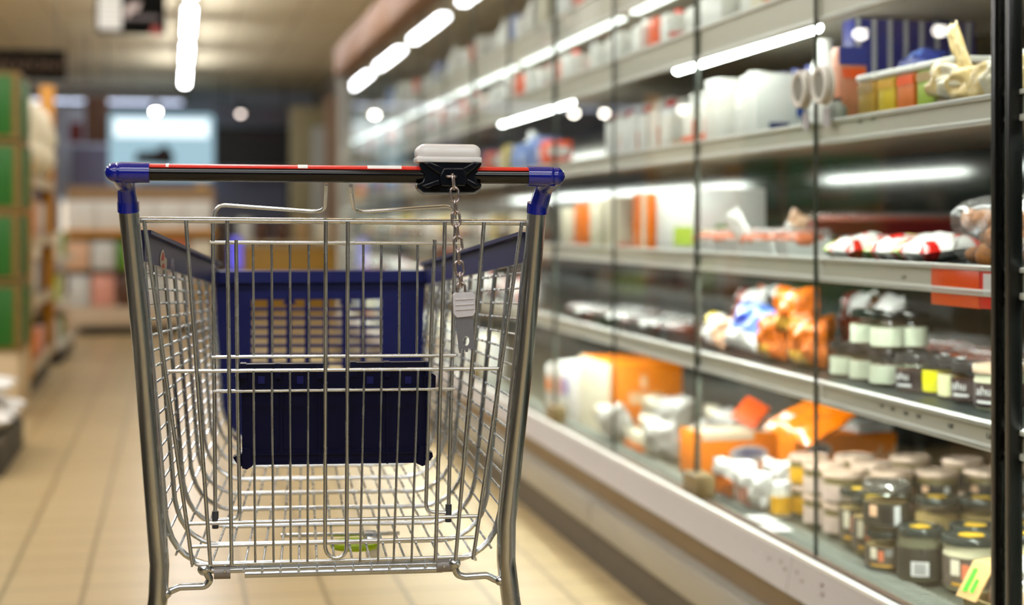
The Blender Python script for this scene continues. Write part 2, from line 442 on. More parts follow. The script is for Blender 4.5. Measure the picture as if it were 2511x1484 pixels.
# child seat: wire frame, flap and clips
SV = 0.032
def S(x, y, dv=0.0): return G(x, y, SV + dv)
b = MB()
b.tube(fillet([S(800, 452, -0.07), S(796, 521, -0.01), S(532, 502), S(522, 545), S(528, 1256)], 0.018), 0.0026, seg=10)
b.tube(fillet([S(860, 455, -0.07), S(868, 521, -0.01), S(1112, 505), S(1117, 550), S(1100, 1238)], 0.018), 0.0026, seg=10)
b.tube(fillet([S(579, 588, -0.003), S(583, 965), S(588, 1272), S(532, 1276)], 0.012), 0.0026, seg=10)
b.tube(fillet([S(1066, 588, -0.003), S(1052, 961), S(1044, 1256), S(1098, 1258)], 0.012), 0.0026, seg=10)
for (x0, y0, x1, y1) in ((515, 595, 1128, 597), (519, 876, 1118, 872), (522, 960, 1116, 954)):
    b.tube([S(x0, y0, -0.002), S(x1, y1, -0.002)], 0.0024, seg=10)
for x0 in (620.5, 666, 711, 757, 891, 935, 980, 1024):
    b.tube([S(x0, 598, 0.002), S(x0 - 0.01 * (x0 - 820), 874, 0.002)], R2, seg=8)
seat = b.build('child_seat_frame', zinc, trolley)
for p_, q_ in ((S(528, 1254), S(528, 1296)), (S(1100, 1237), S(1099, 1280))):
    b = MB(); b.tube([p_, q_], 0.0042, seg=10); b.build('frame_foot', mat('grey_foot', (70, 72, 76), 0.5), seat)
def slab(mb, pts, v0, v1, mi=0):
    mb.prism(pts, v0, v1, lambda x, y, d: G(x, y, 0.05) + Vector((0, d, 0)), mi)
b = MB()
slab(b, [(592, 955), (1052, 950), (1050, 1112), (594, 1118)], 0.0, 0.008)
slab(b, [(594, 1106), (1050, 1100), (1050, 1135), (1024, 1132), (622, 1138), (594, 1148)], -0.004, 0.008)
for x in (690, 783, 857, 949): slab(b, [(x - 2.5, 960), (x + 2.5, 960), (x + 2.5, 1136), (x - 2.5, 1136)], -0.006, 0.004)
for y0, y1 in ((1108, 1113), (1131, 1136)): slab(b, [(596, y0 + 3), (1049, y0 - 3), (1049, y1 - 3), (596, y1 + 3)], -0.007, 0.002)
slab(b, [(596, 1098), (614, 1098), (620, 1140), (606, 1149), (594, 1146)], -0.010, 0.006); slab(b, [(1028, 1092), (1044, 1092), (1046, 1136), (1034, 1141), (1020, 1134)], -0.010, 0.006)
slab(b, [(571, 1122), (596, 1112), (596, 1145), (582, 1140)], 0.0, 0.02); slab(b, [(1048, 1108), (1060, 1110), (1062, 1120), (1054, 1130), (1048, 1130)], 0.0, 0.02)
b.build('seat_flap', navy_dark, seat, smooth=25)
b = MB()
slab(b, [(600, 908), (1040, 903), (1040, 953), (600, 958)], -0.006, 0.010)
for x0, x1, yy in ((589, 792, 892), (857, 1056, 888)):
    slab(b, [(x0, yy), (x1, yy - 2), (x1, yy + 14), (x0, yy + 16)], -0.012, 0.006)
    for x in (x0 + 8, (x0 + x1) / 2 - 9, x1 - 8):
        slab(b, [(x - 7, yy - 3), (x + 7, yy - 3), (x + 7, yy + 32), (x - 7, yy + 34)], -0.020, 0.004)
slab(b, [(576, 922), (588, 914), (604, 922), (604, 958), (580, 958)], -0.012, 0.014)
slab(b, [(1036, 918), (1058, 914), (1067, 920), (1066, 950), (1040, 952)], -0.012, 0.014)
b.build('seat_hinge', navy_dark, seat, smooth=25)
for x in (641, 736, 907, 1000):
    b = MB(); slab(b, [(x - 8, 922), (x + 8, 922), (x + 8, 940), (x - 8, 940)], -0.0075, -0.005); b.build('hinge_stud', navy, seat)

# basket
def wtop(v): return 0.249 - 0.070 * v
def wbot(v): return 0.216 - 0.055 * v
def zfl(v): return 0.528 + 0.070 * v
def ztop(v): return 0.925 - 0.068 * v
def section(v, n=7):
    """Half-open hoop from the left rim round the floor to the right rim."""
    zf, zt = zfl(v), ztop(v); r = 0.062
    pts = [(-wtop(v), zt), (-wbot(v) - 0.002, zf + r)]
    for k in range(1, n + 1):
        a = pi + (pi / 2) * k / n
        pts.append((-wbot(v) + r + r * cos(a), zf + r + r * sin(a)))
    pts += [(-x, z) for x, z in reversed(pts)]
    return [Vector((x, v, z)) for x, z in pts]
VF = 0.84
b = MB()
for k in range(9):
    v = 0.022 + 0.097 * k
    b.tube(section(v), 0.0033 if k else 0.004, seg=8)
nl = 16
for s in (-1, 1):
    for i in range(nl):
        t = (i + 0.8) / nl
        def pt(v):
            zt, zf = ztop(v), zfl(v) + 0.062
            z = zt + (zf - zt) * t
            w = wtop(v) + (wbot(v) - wtop(v)) * t
            return Vector((s * (w + 0.003), v, z))
        b.tube([pt(0.012), pt(VF)], 0.0017, seg=6)
    for a in (20, 42, 64, 84):
        def pc(v):
            r = 0.0655; c = (-wbot(v) + 0.062, zfl(v) + 0.062); an = radians(180 + a)
            return Vector((s * -(c[0] + r * cos(an)), v, c[1] + r * sin(an)))
        b.tube([pc(0.006), pc(VF)], 0.0017, seg=6)
for i in range(13):
    t = i / 12 * 2 - 1
    b.tube([Vector((t * (wbot(0.0) - 0.075), 0.006, zfl(0) - 0.0045)), Vector((t * (wbot(VF) - 0.066), VF, zfl(VF) - 0.0045))], 0.0017, seg=6)
b.build('basket_mesh', zinc, trolley)
# plastic rims
for s in (-1, 1):
    b = MB(); v0, v1 = 0.012, 0.86
    poly = [(0, -0.004), (0.010, -0.004), (0.010, 0.036), (-0.008, 0.036), (-0.008, 0.031), (0, 0.031)]
    def to3(a, c, d):
        v = v0 + (v1 - v0) * d
        return Vector((s * (wtop(v) - 0.004 + a), v, ztop(v) + c - 0.004 * d))
    b.prism(poly, 0, 1, to3)
    rim = b.build('side_rim', rim_m, trolley, smooth=25)
    if s < 0:
        def rp(x, y):
            d = T_INV.to_3x3() @ ray(x, y)          # onto the inner face of the left rim
            t = (-(wtop(0) - 0.0035) + 0.07 * T_EYE.y - T_EYE.x) / (d.x - 0.07 * d.y)
            return T_EYE + d * t + Vector((0.0008, 0, 0))
        b = MB(); e = [(390, 632), (394, 614), (398, 612), (401, 630), (406, 636), (406, 655), (401, 663), (395, 660), (391, 650)]
        b.prism(e, 0, 0.001, lambda x, y, d: rp(x, y) + Vector((d, 0, 0))); b.build('emblem', mat('cream_emblem', (206, 196, 180), 0.5), rim)
        b = MB(); e = [(393, 630), (396, 618), (399, 630), (398, 637), (393, 640)]
        b.prism(e, 0.001, 0.0016, lambda x, y, d: rp(x, y) + Vector((d, 0, 0)))
        b.prism([(394, 652), (397, 646), (400, 652), (399, 658), (395, 658)], 0.001, 0.0016, lambda x, y, d: rp(x, y) + Vector((d, 0, 0))); b.build('emblem_print', mat('emblem_red', (205, 70, 60), 0.5), rim)
        p0 = rp(418, 652); p1 = rp(470, 672); r_ = (p1 - p0).normalized()
        lettering('lettering', 'Mi', 0.030, mat('silver_print', (170, 170, 188), 0.4), rim, frame_mtx(p0, r_, Vector((0, 0, 1)) - r_ * r_.z), align='LEFT')
# front panel with its grid of openings
b = MB(); FV = 0.855
def F(x, y, dv=0.0): return G(x, y, FV + dv)
def fp(pts, v0=0.0, v1=0.014): b.prism(pts, v0, v1, lambda x, y, d: F(x, y) + Vector((0, d, 0)))
fp([(514, 664), (1062, 662), (1060, 690), (516, 694)], -0.02, 0.02)
fp([(528, 690), (617, 690), (617, 1084), (576, 1082), (552, 1040), (536, 930)])
fp([(936, 688), (1042, 688), (1036, 930), (1020, 1040), (996, 1080), (936, 1084)])
fp([(617, 690), (936, 688), (936, 734), (617, 736)])
fp([(617, 1000), (936, 998), (936, 1084), (617, 1084)])
fp([(700, 730), (720, 730), (726, 746), (694, 746)]); fp([(838, 730), (858, 730), (864, 746), (832, 746)])
for k in range(1, 7):
    x = 617 + 319 * k / 7; fp([(x - 6.5, 730), (x + 6.5, 730), (x + 6.5, 1004), (x - 6.5, 1004)], 0.0, 0.010)
for k in range(1, 12):
    y = 736 + 22.4 * k; fp([(612, y - 3.6), (940, y - 3.8), (940, y + 3.4), (612, y + 3.6)], 0.0, 0.010)
fp([(528, 700), (1042, 698), (1042, 706), (528, 708)], -0.006, 0.004)
b.build('front_panel', navy_front, trolley, smooth=25)
b = MB()
b.tube(section(0.868)[0:], 0.004, seg=10); b.build('front_hoop', zinc, trolley)
# pivot rod below the gate with collars and cranked ends
b = MB(); RV = 0.020
b.tube([G(498, 1400, RV), G(1118, 1381, RV)], 0.0042, seg=14)
b.tube([G(600, 1408, RV), G(1085, 1395, RV)], 0.0052, seg=14)
rod = b.build('pivot_rod', zinc_tube, trolley)
for pts in ([(500, 1396), (508, 1408), (516, 1422), (504, 1438), (440, 1440), (418, 1450), (408, 1455)], [(1114, 1382), (1116, 1396), (1122, 1410), (1140, 1415), (1194, 1411), (1214, 1422), (1226, 1424)]):
    b = MB(); b.tube(fillet([G(x, y, RV - 0.004) for x, y in pts], 0.012), 0.0047, seg=12); b.ball(G(*pts[-1], RV - 0.006), 0.007, sub=2)
    b.ball(G(*pts[0], RV - 0.004), 0.0085, sub=2); b.build('crank_end', zinc_tube, rod)
for x, y in ((545, 1404), (1090, 1387)):
    b = MB(); b.tube([G(x - 20, y + 0.6, RV), G(x + 20, y - 0.6, RV)], 0.0085, seg=16); b.build('collar', collar_m, rod)
b = MB()
p = Vector((0.035, 0.24, 0.505)); b.lathe([(0, 0), (0.034, 0), (0.036, 0.004), (0.034, 0.008), (0, 0.008)], p, seg=20); b.build('lime_disc', lime_m, trolley)
b = MB(); b.box((0.06, 0.26, 0.505), (0.018, 0.06, 0.03), bevel=0.003); b.tube([(-0.07, 0.25, 0.522), (0.1, 0.25, 0.522)], 0.003, seg=8); b.build('underside_clip', zinc_tube, trolley)
# ------------------------------------------------------------------ the shop: floor, ceiling, walls
def tile_floor():
    m = bpy.data.materials.new('beige_floor_tiles'); m.use_nodes = True; nt = m.node_tree; b = nt.nodes['Principled BSDF']
    tc = nt.nodes.new('ShaderNodeTexCoord'); br = nt.nodes.new('ShaderNodeTexBrick'); br.offset = 0.0; br.squash = 1.0
    br.inputs['Scale'].default_value = 1.0; br.inputs['Brick Width'].default_value = 0.207; br.inputs['Row Height'].default_value = 0.207
    br.inputs['Mortar Size'].default_value = 0.007; br.inputs['Mortar Smooth'].default_value = 0.3; br.inputs['Bias'].default_value = -0.2
    br.inputs['Color1'].default_value = lin((180, 158, 116)) + (1,); br.inputs['Color2'].default_value = lin((173, 150, 108)) + (1,); br.inputs['Mortar'].default_value = lin((126, 106, 70)) + (1,)
    mp = nt.nodes.new('ShaderNodeMapping'); mp.inputs['Location'].default_value = (0.03, 0.06, 0)
    nt.links.new(tc.outputs['Object'], mp.inputs['Vector']); nt.links.new(mp.outputs['Vector'], br.inputs['Vector'])
    n = nt.nodes.new('ShaderNodeTexNoise'); n.inputs['Scale'].default_value = 1.2; n.inputs['Detail'].default_value = 5
    nt.links.new(tc.outputs['Object'], n.inputs['Vector'])
    mx = nt.nodes.new('ShaderNodeMix'); mx.data_type = 'RGBA'; mx.blend_type = 'MULTIPLY'; mx.inputs['Factor'].default_value = 0.25
    nt.links.new(br.outputs['Color'], mx.inputs['A']); nt.links.new(n.outputs['Color'], mx.inputs['B'])
    nt.links.new(br.outputs['Color'], b.inputs['Base Color']); b.inputs['Roughness'].default_value = 0.30; b.inputs['Specular IOR Level'].default_value = 0.4
    return m
def panel_ceiling():
    m = bpy.data.materials.new('beige_ceiling_panels'); m.use_nodes = True; nt = m.node_tree; b = nt.nodes['Principled BSDF']
    tc = nt.nodes.new('ShaderNodeTexCoord'); br = nt.nodes.new('ShaderNodeTexBrick'); br.offset = 0.0
    br.inputs['Scale'].default_value = 1.0; br.inputs['Brick Width'].default_value = 0.6; br.inputs['Row Height'].default_value = 3.0; br.inputs['Mortar Size'].default_value = 0.012
    br.inputs['Color1'].default_value = lin((248, 234, 200)) + (1,); br.inputs['Color2'].default_value = lin((244, 230, 196)) + (1,); br.inputs['Mortar'].default_value = lin((206, 190, 156)) + (1,)
    nt.links.new(tc.outputs['Object'], br.inputs['Vector']); nt.links.new(br.outputs['Color'], b.inputs['Base Color']); b.inputs['Roughness'].default_value = 0.7
    return m
X0, X1, Y0, Y1, ZC = -9.0, 2.15, -9.0, 26.0, 3.05
def shell(name, c, s, m): return tag(MB().box(c, s).build(name, m, smooth=0), kind='structure')
shell('floor', ((X0 + X1) / 2, (Y0 + Y1) / 2, -0.05), (X1 - X0, Y1 - Y0, 0.1), tile_floor())
shell('ceiling', ((X0 + X1) / 2, (Y0 + Y1) / 2, ZC + 0.05), (X1 - X0, Y1 - Y0, 0.1), panel_ceiling())
wall_m = mat('grey_wall_paint', (180, 184, 198), 0.7); wall_w = mat('warm_wall_paint', (150, 138, 120), 0.7)
shell('wall_right', (X1 + 0.05, (Y0 + Y1) / 2, ZC / 2), (0.1, Y1 - Y0, ZC), wall_w)
shell('wall_left', (X0 - 0.05, (Y0 + Y1) / 2, ZC / 2), (0.1, Y1 - Y0, ZC), mat('dark_wall_paint', (84, 80, 74), 0.7))
shell('wall_back', ((X0 + X1) / 2, Y1 + 0.05, ZC / 2), (X1 - X0, 0.1, ZC), wall_m)
shell('wall_front', ((X0 + X1) / 2, Y0 - 0.05, ZC / 2), (X1 - X0, 0.1, ZC), mat('taupe_wall_paint', (66, 62, 58), 0.7))
b = MB(); b.box((-4.4, 25.3, 2.93), (9.2, 0.25, 0.24)); tag(b.build('trim_1', mat('grey_bulkhead', (118, 110, 98), 0.7), smooth=0), kind='structure')

b = MB(); b.box((-4.2, 25.1, 2.79), (8.6, 0.05, 0.03)); tag(b.build('wall_light_strip', emission('cool_strip_light', (214, 226, 255), 2.5), smooth=0), 'cool white light strip under the grey bulkhead on the back wall', 'strip light')
# ceiling lamp rows: the aisle row, plus unseen rows added as fill light
lamp_body = mat('white_lamp_body', (225, 224, 220), 0.5)
tube_white = emission('tube_light_warm', (250, 252, 255), 33.0)
def lamp_proto():
    t = thing('ceiling_lamp', 'long white strip lamp in the row above the aisle', 'ceiling lamp', (0, 0, 0), 0, 'strip lamps above the aisle')
    b = MB(); b.box((0, 0, 0.028), (0.086, 1.92, 0.045), bevel=0.006); b.build('housing', lamp_body, t)
    for y in (-0.8, 0.8): b = MB(); b.tube([(0, y, 0.04), (0, y, 0.23)], 0.006, seg=6); b.build('hanging_rod', lamp_body, t)
    b = MB(); b.box((0, 0, -0.018), (0.085, 1.90, 0.05), bevel=0.012, seg=3); b.build('diffuser', tube_white, t)
    return t
lamp0 = lamp_proto(); first = True
for rowx, lab, grp in ((0.12, 'long white strip lamp in the row above the aisle', 'strip lamps above the aisle'), (-1.2, 'added white strip lamp, unseen, over the side of the aisle', 'added strip lamps over the side of the aisle'), (-2.4, 'added white strip lamp, unseen, over the display stands', 'added strip lamps over the display stands'),
                       (-4.2, 'added white strip lamp, unseen, over the open floor', 'added strip lamps over the open floor'), (-6.0, 'added white strip lamp, unseen, over the second open floor', 'added strip lamps over the second open floor'), (-8.0, 'added white strip lamp, unseen, along the side wall', 'added strip lamps along the side wall'),
                       (-7.0, 'added white strip lamp, unseen, beside the row along the side wall', 'added strip lamps beside the side wall row')):
    for k in range(12):
        y = -7.6 + 2.85 * k
        if y > {0.12: 23.5, -1.2: 11.0, -2.4: 11.0, -4.2: 2.0, -6.0: 13.4, -8.0: 17.0, -7.0: 15.5}[rowx]: continue
        if (rowx < -5 and y < 3) or y < 1.5: continue
        if first: lamp0.location = (rowx, y, 2.82); first = False
        else: dup(lamp0, (rowx, y, 2.82), 0, lab, grp)

for j, y in enumerate((0.45, -1.3, -3.2, -5.4)):  # unseen panel lamps, added for long highlights on the handle and bars
    for x in (-5.6, -3.9, -2.2, -0.5, 1.2):
        if x == -5.6 and j == 0:
            pl0 = thing('fill_panel_lamp', 'added broad white panel lamp, unseen behind the viewpoint', 'ceiling lamp', (x, y, 2.82), 0, 'added panel lamps behind the viewpoint')
            b = MB(); b.box((0, 0, 0.03), (1.5, 0.55, 0.05), bevel=0.006); b.build('housing', lamp_body, pl0)
            b = MB(); b.box((0, 0, 0.0), (1.44, 0.50, 0.014), bevel=0.004); b.build('diffuser', emission('fill_panel_light', (250, 252, 255), 7.5), pl0)
            for xx in (-0.6, 0.6): b = MB(); b.tube([(xx, 0, 0.05), (xx, 0, 0.23)], 0.006, seg=6); b.build('hanging_rod', lamp_body, pl0)
        else: dup(pl0, (x, y, 2.82), 0, 'added broad white panel lamp, unseen behind the viewpoint', 'added panel lamps behind the viewpoint')
spot_e = emission('spot_light', (255, 246, 232), 70.0)
def spot_proto():
    t = thing('ceiling_spot', 'x', 'spot lamp')
    b = MB(); b.lathe([(0.0, 0.12), (0.05, 0.12), (0.056, 0.1), (0.056, 0), (0.048, 0), (0.046, 0.03), (0, 0.03)], seg=18); b.tube([(0, 0, 0.12), (0, 0, 0.30)], 0.008, seg=8); b.build('spot_body', mat('dark_spot_body', (40, 40, 42), 0.4), t)
    b = MB(); b.ball((0, 0, 0.0), 0.042, sub=2); b.build('spot_bulb', spot_e, t)
    return t
def mirror_pt(px, py, d, xg=1.225):
    p = at_depth(px, py, d); return Vector((2 * xg - p.x, p.y, p.z))
spots = [(at_depth(382, 272, 22.0), 'ceiling spot lamp glowing above the pale lit sign panel'), (at_depth(590, 277, 24.0), 'dim ceiling spot lamp above the dark menu board')]
for i, (px, py, d) in enumerate(((1408, 276, 23.5), (1482, 276, 23.5), (1675, 268, 23), (1755, 270, 23), (2110, 80, 15.8), (2305, 72, 15.2))):
    spots.append((mirror_pt(px, py, d), None))
sp0 = spot_proto()
sp0.location = spots[0][0]; tag(sp0, spots[0][1])
for i, (p, lab) in enumerate(spots[1:]):
    if lab:
        d_ = dup(sp0, p, 0, lab)
        for c_ in d_.children:
            if c_.name.startswith('spot_bulb'): c_.data = c_.data.copy(); c_.data.materials[0] = emission('dim_spot_light', (255, 236, 224), 7.0)
    else: dup(sp0, p, 0, 'small round spot lamp mirrored as a bright dot in the glass doors', 'spot lamps mirrored in the glass doors')

# ------------------------------------------------------------------ refrigerated wall cabinets with glass doors
GX, LX, BX = 1.225, 1.24, 1.87
rail_grey = mat('grey_price_rail', (196, 192, 180), 0.35); rail_white = mat('white_rail_edge', (238, 237, 232), 0.3)
shelf_top = mat('dark_shelf_top', (34, 40, 38), 0.35); shelf_under = mat('beige_shelf_underside', (204, 198, 182), 0.5)
back_m = mat('glossy_dark_back_panel', (13, 19, 17), 0.10, spec=0.32)
kick_m = mat('dark_kick_plate', (66, 58, 46), 0.5); bump_m = mat('grey_bumper', (160, 155, 142), 0.35, 0.2); recess_m = mat('brown_recess', (120, 96, 62), 0.4)
fascia_m = mat('brown_wood_fascia', (150, 112, 86), 0.55, var=0.3, vscale=6)
glass_m = clear_sheet('door_glass', (0.965, 0.985, 0.97), 0.035, 0.55)
gasket = mat('black_gasket', (10, 12, 11), 0.25); gasket_g = mat('grey_green_gasket', (62, 68, 60), 0.3)
chrome_strip = steel('bright_edge_strip', (210, 205, 200), 0.2, 0.2)
led = emission('fridge_tube_light', (248, 255, 246), 42.0)
canopy_led = emission('canopy_tube_light', (250, 255, 246), 22.0)
SH = [  # lip bottom, lip top
    (1.565, 1.654), (1.362, 1.441), (1.122, 1.170), (0.856, 0.904), (0.617, 0.662)]
SZ = [t - 0.012 for _, t in SH]; DECK = 0.305
def cabinet_proto():
    t = thing('refrigerated_cabinet', 'x', 'refrigerated cabinet')
    L = 1.496; yc = 0.75
    b = MB(); b.box((1.60, yc, 0.05), (0.86, L, 0.10)); b.build('kick_plate', kick_m, t, smooth=0)
    b = MB(); b.box((1.60, yc, 0.14), (0.89, L, 0.086), bevel=0.012); b.build('bumper', bump_m, t)
    b = MB(); b.box((1.64, yc, 0.217), (0.90, L, 0.070)); b.build('recess_panel', recess_m, t, smooth=0)
    b = MB(); b.prism([(1.162, 0.252), (1.170, 0.252), (1.190, 0.325), (1.178, 0.327)], 0.0, L, lambda a, c, d: Vector((a, d, c)), 0)
    b.prism([(1.176, 0.322), (1.190, 0.322), (1.190, 0.329), (1.176, 0.329)], 0.0, L, lambda a, c, d: Vector((a, d, c)), 1)
    b.build('front_rail', [mat('lilac_grey_front_rail', (190, 186, 184), 0.3), rail_white], t, smooth=0)
    b = MB(); b.box((1.57, yc, 0.275), (0.76, L, 0.045)); b.box((1.213, yc, 0.306), (0.05, L, 0.022), mi=1); b.box((1.206, yc, 0.318), (0.012, L, 0.006), mi=2)
    b.build('deck', [mat('grey_deck', (84, 86, 76), 0.4), mat('brown_door_track', (96, 74, 60), 0.4), gasket], t, smooth=0)
    b = MB()
    for k in range(75): b.tube([(1.255, 0.01 + k * 0.02, DECK - 0.001), (1.335, 0.01 + k * 0.02, DECK - 0.001)], 0.0019, seg=5)
    for x in (1.258, 1.295, 1.332): b.tube([(x, 0.002, DECK - 0.004), (x, L - 0.002, DECK - 0.004)], 0.0025, seg=6)
    b.build('deck_grille', mat('grey_grille_wire', (150, 154, 144), 0.4), t)
    b = MB(); b.box((BX + 0.02, yc, 1.16), (0.04, L, 1.72)); b.build('back_panel', back_m, t, smooth=0)
    b = MB(); b.box((2.02, yc, 1.12), (0.20, L, 2.24)); b.box((1.62, yc, 2.045), (0.74, L, 0.02), mi=1); b.build('housing', [wall_w, shelf_under], t, smooth=0)
    b = MB(); b.box((1.52, yc, 2.16), (0.75, L, 0.20), bevel=0.01); b.build('canopy', fascia_m, t)
    b = MB(); b.box((1.50, yc, 2.275), (0.07, 1.35, 0.03), bevel=0.01); b.build('added_uplight', emission('ceiling_fill_light', (255, 244, 224), 9.0), t)  # hidden fill light, added to brighten the ceiling
    for i, (z0, z1) in enumerate(SH):
        b = MB(); b.box(((LX + BX) / 2 + 0.004, yc, SZ[i] - 0.004), (BX - LX - 0.004, L - 0.006, 0.008), mi=0); b.box(((LX + BX) / 2 + 0.004, yc, SZ[i] - 0.011), (BX - LX - 0.02, L - 0.006, 0.006), mi=1)
        s = b.build('shelf', [shelf_top, shelf_under], t, smooth=0)
        b = MB(); b.box((LX, yc, (z0 + z1) / 2), (0.010, L - 0.012, z1 - z0 - 0.012), mi=0)
        b.box((LX - 0.002, yc, z1 - 0.004), (0.020, L - 0.010, 0.008), mi=1, bevel=0.002); b.box((LX - 0.002, yc, z0 + 0.0055), (0.020, L - 0.010, 0.011), mi=1, bevel=0.003)
        b.box((LX + 0.030, yc, z1 - 0.016), (0.030, L - 0.02, 0.004), mi=2)
        b.build('price_rail', [rail_grey, rail_white, mat('grey_shelf_edge', (96, 98, 96), 0.4)], s)
    for k in range(2):
        y0, y1 = k * 0.75 + 0.0015, k * 0.75 + 0.7485
        b = MB(); b.box((GX, (y0 + y1) / 2, 1.18), (0.006, y1 - y0 - 0.0024, 1.72)); d = b.build('door_glass', glass_m, t, smooth=0)
        b = MB()
        for y, w in ((y0 + 0.0006, 0.0012), (y1 - 0.0006, 0.0012)):
            b.box((GX, y, 1.18), (0.0064, w, 1.72))
        b.build('edge_gasket', gasket_g, d, smooth=0)
    b = MB(); b.box((GX + 0.0065, 0.75, 1.18), (0.006, 0.010, 1.72)); b.build('hinge_strip', mat('clear_grey_strip', (96, 102, 92), 0.3), t, smooth=0)
    b = MB(); b.box((1.228, 0.735, 0.345), (0.05, 0.10, 0.055), bevel=0.004); b.build('hinge_block', mat('tan_hinge_block', (128, 108, 70), 0.45), t)
    return t
cab0 = cabinet_proto(); cabs = []
cab_labels = ['refrigerated cabinet with the orange shelf tags, beside the black door edge', 'refrigerated cabinet just beyond the round door handles', 'refrigerated cabinet third along from the black door edge, tall orange box inside', 'refrigerated cabinet fourth along from the black door edge',
              'refrigerated cabinet fifth along from the black door edge', 'refrigerated cabinet sixth along, last but one of the run', 'refrigerated cabinet at the far end of the run']
for k in range(7):
    y = 1.5 + 1.5 * k
    c = cab0 if k == 0 else dup(cab0, (0, y, 0))
    c.location = (0, y, 0); tag(c, cab_labels[k], group='glass-doored refrigerated cabinets'); cabs.append(c)
cab_near = tag(dup(cab0, (0, 0, 0)), 'refrigerated cabinet beside the viewpoint, before the black door edge', group='glass-doored refrigerated cabinets')
# the near doors meet at heavy black edges with a bright strip between
b = MB()
for y in (0.728, 0.772): b.box((GX - 0.002, y, 1.18), (0.022, 0.014, 1.72), bevel=0.002)
b.build('black_door_edge', gasket, cabs[0]); b = MB(); b.tube([(GX + 0.002, 0.752, 0.33), (GX + 0.002, 0.752, 2.03)], 0.005, seg=12); b.build('bright_strip', chrome_strip, cabs[0])
# shelf lamps: one tube under each shelf, of the lengths the photo shows
def children_named(o, n): return [c for c in o.children if c.name.split('.')[0] == n]
for k, c in enumerate([cab_near]):
    for i, s in enumerate(sorted(children_named(c, 'shelf'), key=lambda o: -max(v.co.z for v in o.data.vertices))):
        b = MB(); b.tube([(LX + 0.019, 0.05, SH[i][0] + 0.019), (LX + 0.019, 1.45, SH[i][0] + 0.019)], 0.008, seg=10); b.build('shelf_lamp', emission('fridge_tube_%d' % i, (250, 255, 248), (30, 24, 56, 82, 118)[i]), s)
for k, c in enumerate(cabs):
    sh = children_named(c, 'shelf'); sh.sort(key=lambda o: -max(v.co.z for v in o.data.vertices))
    for i, s in enumerate(sh):
        a, e = 0.05, 1.45
        if i == 1: a, e = ((0.05, 1.45), (0.10, 1.04), (0.69, 1.48), (0.02, 0.35), (0.1, 1.4), (0.1, 1.4), (0.1, 1.4))[k]
        if i == 2: a, e = ((0.05, 1.45), (0.05, 1.47), (0.33, 1.48), (0.9, 1.45), (0.05, 1.45), (0.05, 1.45), (0.05, 1.45))[k]
        xx, zz, rr = (LX + 0.030, 0.004, 0.011) if (i == 1 and k in (1, 2, 3)) else (LX + 0.019, 0.019, 0.008)
        b = MB(); b.tube([(xx, a, SH[i][0] + zz), (xx, e, SH[i][0] + zz)], rr, seg=10)
        b.build('shelf_lamp', emission('fridge_tube_%d' % i, (250, 255, 248), (30, 24, 56, 82, 118)[i]), s)
for k, c in enumerate(cabs):
    if k == 0: continue
    s = sorted(children_named(c, 'shelf'), key=lambda o: -max(v.co.z for v in o.data.vertices))[0]
    b = MB(); b.box((LX + 0.028, 0.75, SH[0][0] - 0.001), (0.030, 1.36, 0.010), bevel=0.004); b.build('lamp_cover', emission('lamp_cover_glow', (246, 252, 246), 4.0), s)
# end panel of the run
b = MB(); b.box((1.60, 12.02, 1.13), (0.86, 0.03, 2.24), bevel=0.004); tag(b.build('cabinet_end_panel', mat('end_panel_grey', (150, 146, 138), 0.5)), 'grey end panel closing the far end of the cabinet run', 'panel')
# round door handles on the pair of doors that meet
ring_m = mat('pale_handle_plastic', (214, 210, 200), 0.3); dish_m = mat('grey_handle_dish', (112, 110, 98), 0.35)
for c, yl, nm in ((cabs[0], 1.5 - 0.066, 0), (cabs[1], 0.040, 1)):
    ds = sorted(children_named(c, 'door_glass'), key=lambda o: max(v.co.y for v in o.data.vertices)); d = ds[1] if nm == 0 else ds[0]
    rot = Matrix.Rotation(-pi / 2, 4, 'Y')
    b = MB(); z = 1.235
    b.lathe([(0.0, 0.003), (0.038, 0.003), (0.039, 0.008), (0.030, 0.009), (0.028, 0.012), (0.034, 0.015), (0.0375, 0.020), (0.035, 0.023), (0.029, 0.023), (0.026, 0.018), (0, 0.018)], (GX, yl, z), seg=32, mtx=rot)
    h = b.build('door_handle', ring_m, d)
    b = MB(); b.lathe([(0, 0.0185), (0.0258, 0.0185), (0.0258, 0.0195), (0, 0.0195)], (GX, yl, z), seg=28, mtx=rot); b.build('handle_dish', dish_m, d)
    b = MB(); b.box((GX - 0.0045, yl, z - 0.062), (0.002, 0.030, 0.036)); b.build('grey_sticker', mat('grey_sticker', (150, 146, 146), 0.5), d)
# writing on the price rails
ink = mat('grey_ink', (92, 90, 84), 0.6); ink_b = mat('brown_ink', (150, 128, 116), 0.6)
def rail_of(k, i):
    s = sorted(children_named(cabs[k], 'shelf'), key=lambda o: -max(v.co.z for v in o.data.vertices))[i]; return s
for px, py, txt, sz in ((2426, 1071, '1.69', 0.013), (2330, 1045, '1.69', 0.011), (2252, 1022, '5.99', 0.011), (2221, 1014, '3.29', 0.010), (2188, 1004, '2.99', 0.010), (2162, 996, '2.49', 0.009), (2420, 1050, '- - - -', 0.007), (2330, 1026, '- - - -', 0.006)):
    p = at_x(px, py, LX - 0.0062); lettering('price_print', txt, sz, ink, rail_of(0, 4), FACE_AISLE((p.x, p.y - 1.5, p.z)), 0.0004)
for px, py in ((2140, 292), (2108, 300), (2215, 680)):
    p = at_x(px, py, LX - 0.0062); lettering('price_print', '1.99', 0.011, mat('pale_ink', (160, 156, 146), 0.6), rail_of(0, 2 if py < 500 else 3), FACE_AISLE((p.x, p.y - 1.5, p.z)), 0.0004)
fr = children_named(cabs[0], 'front_rail')[0]; fr1 = children_named(cabs[1], 'front_rail')[0]
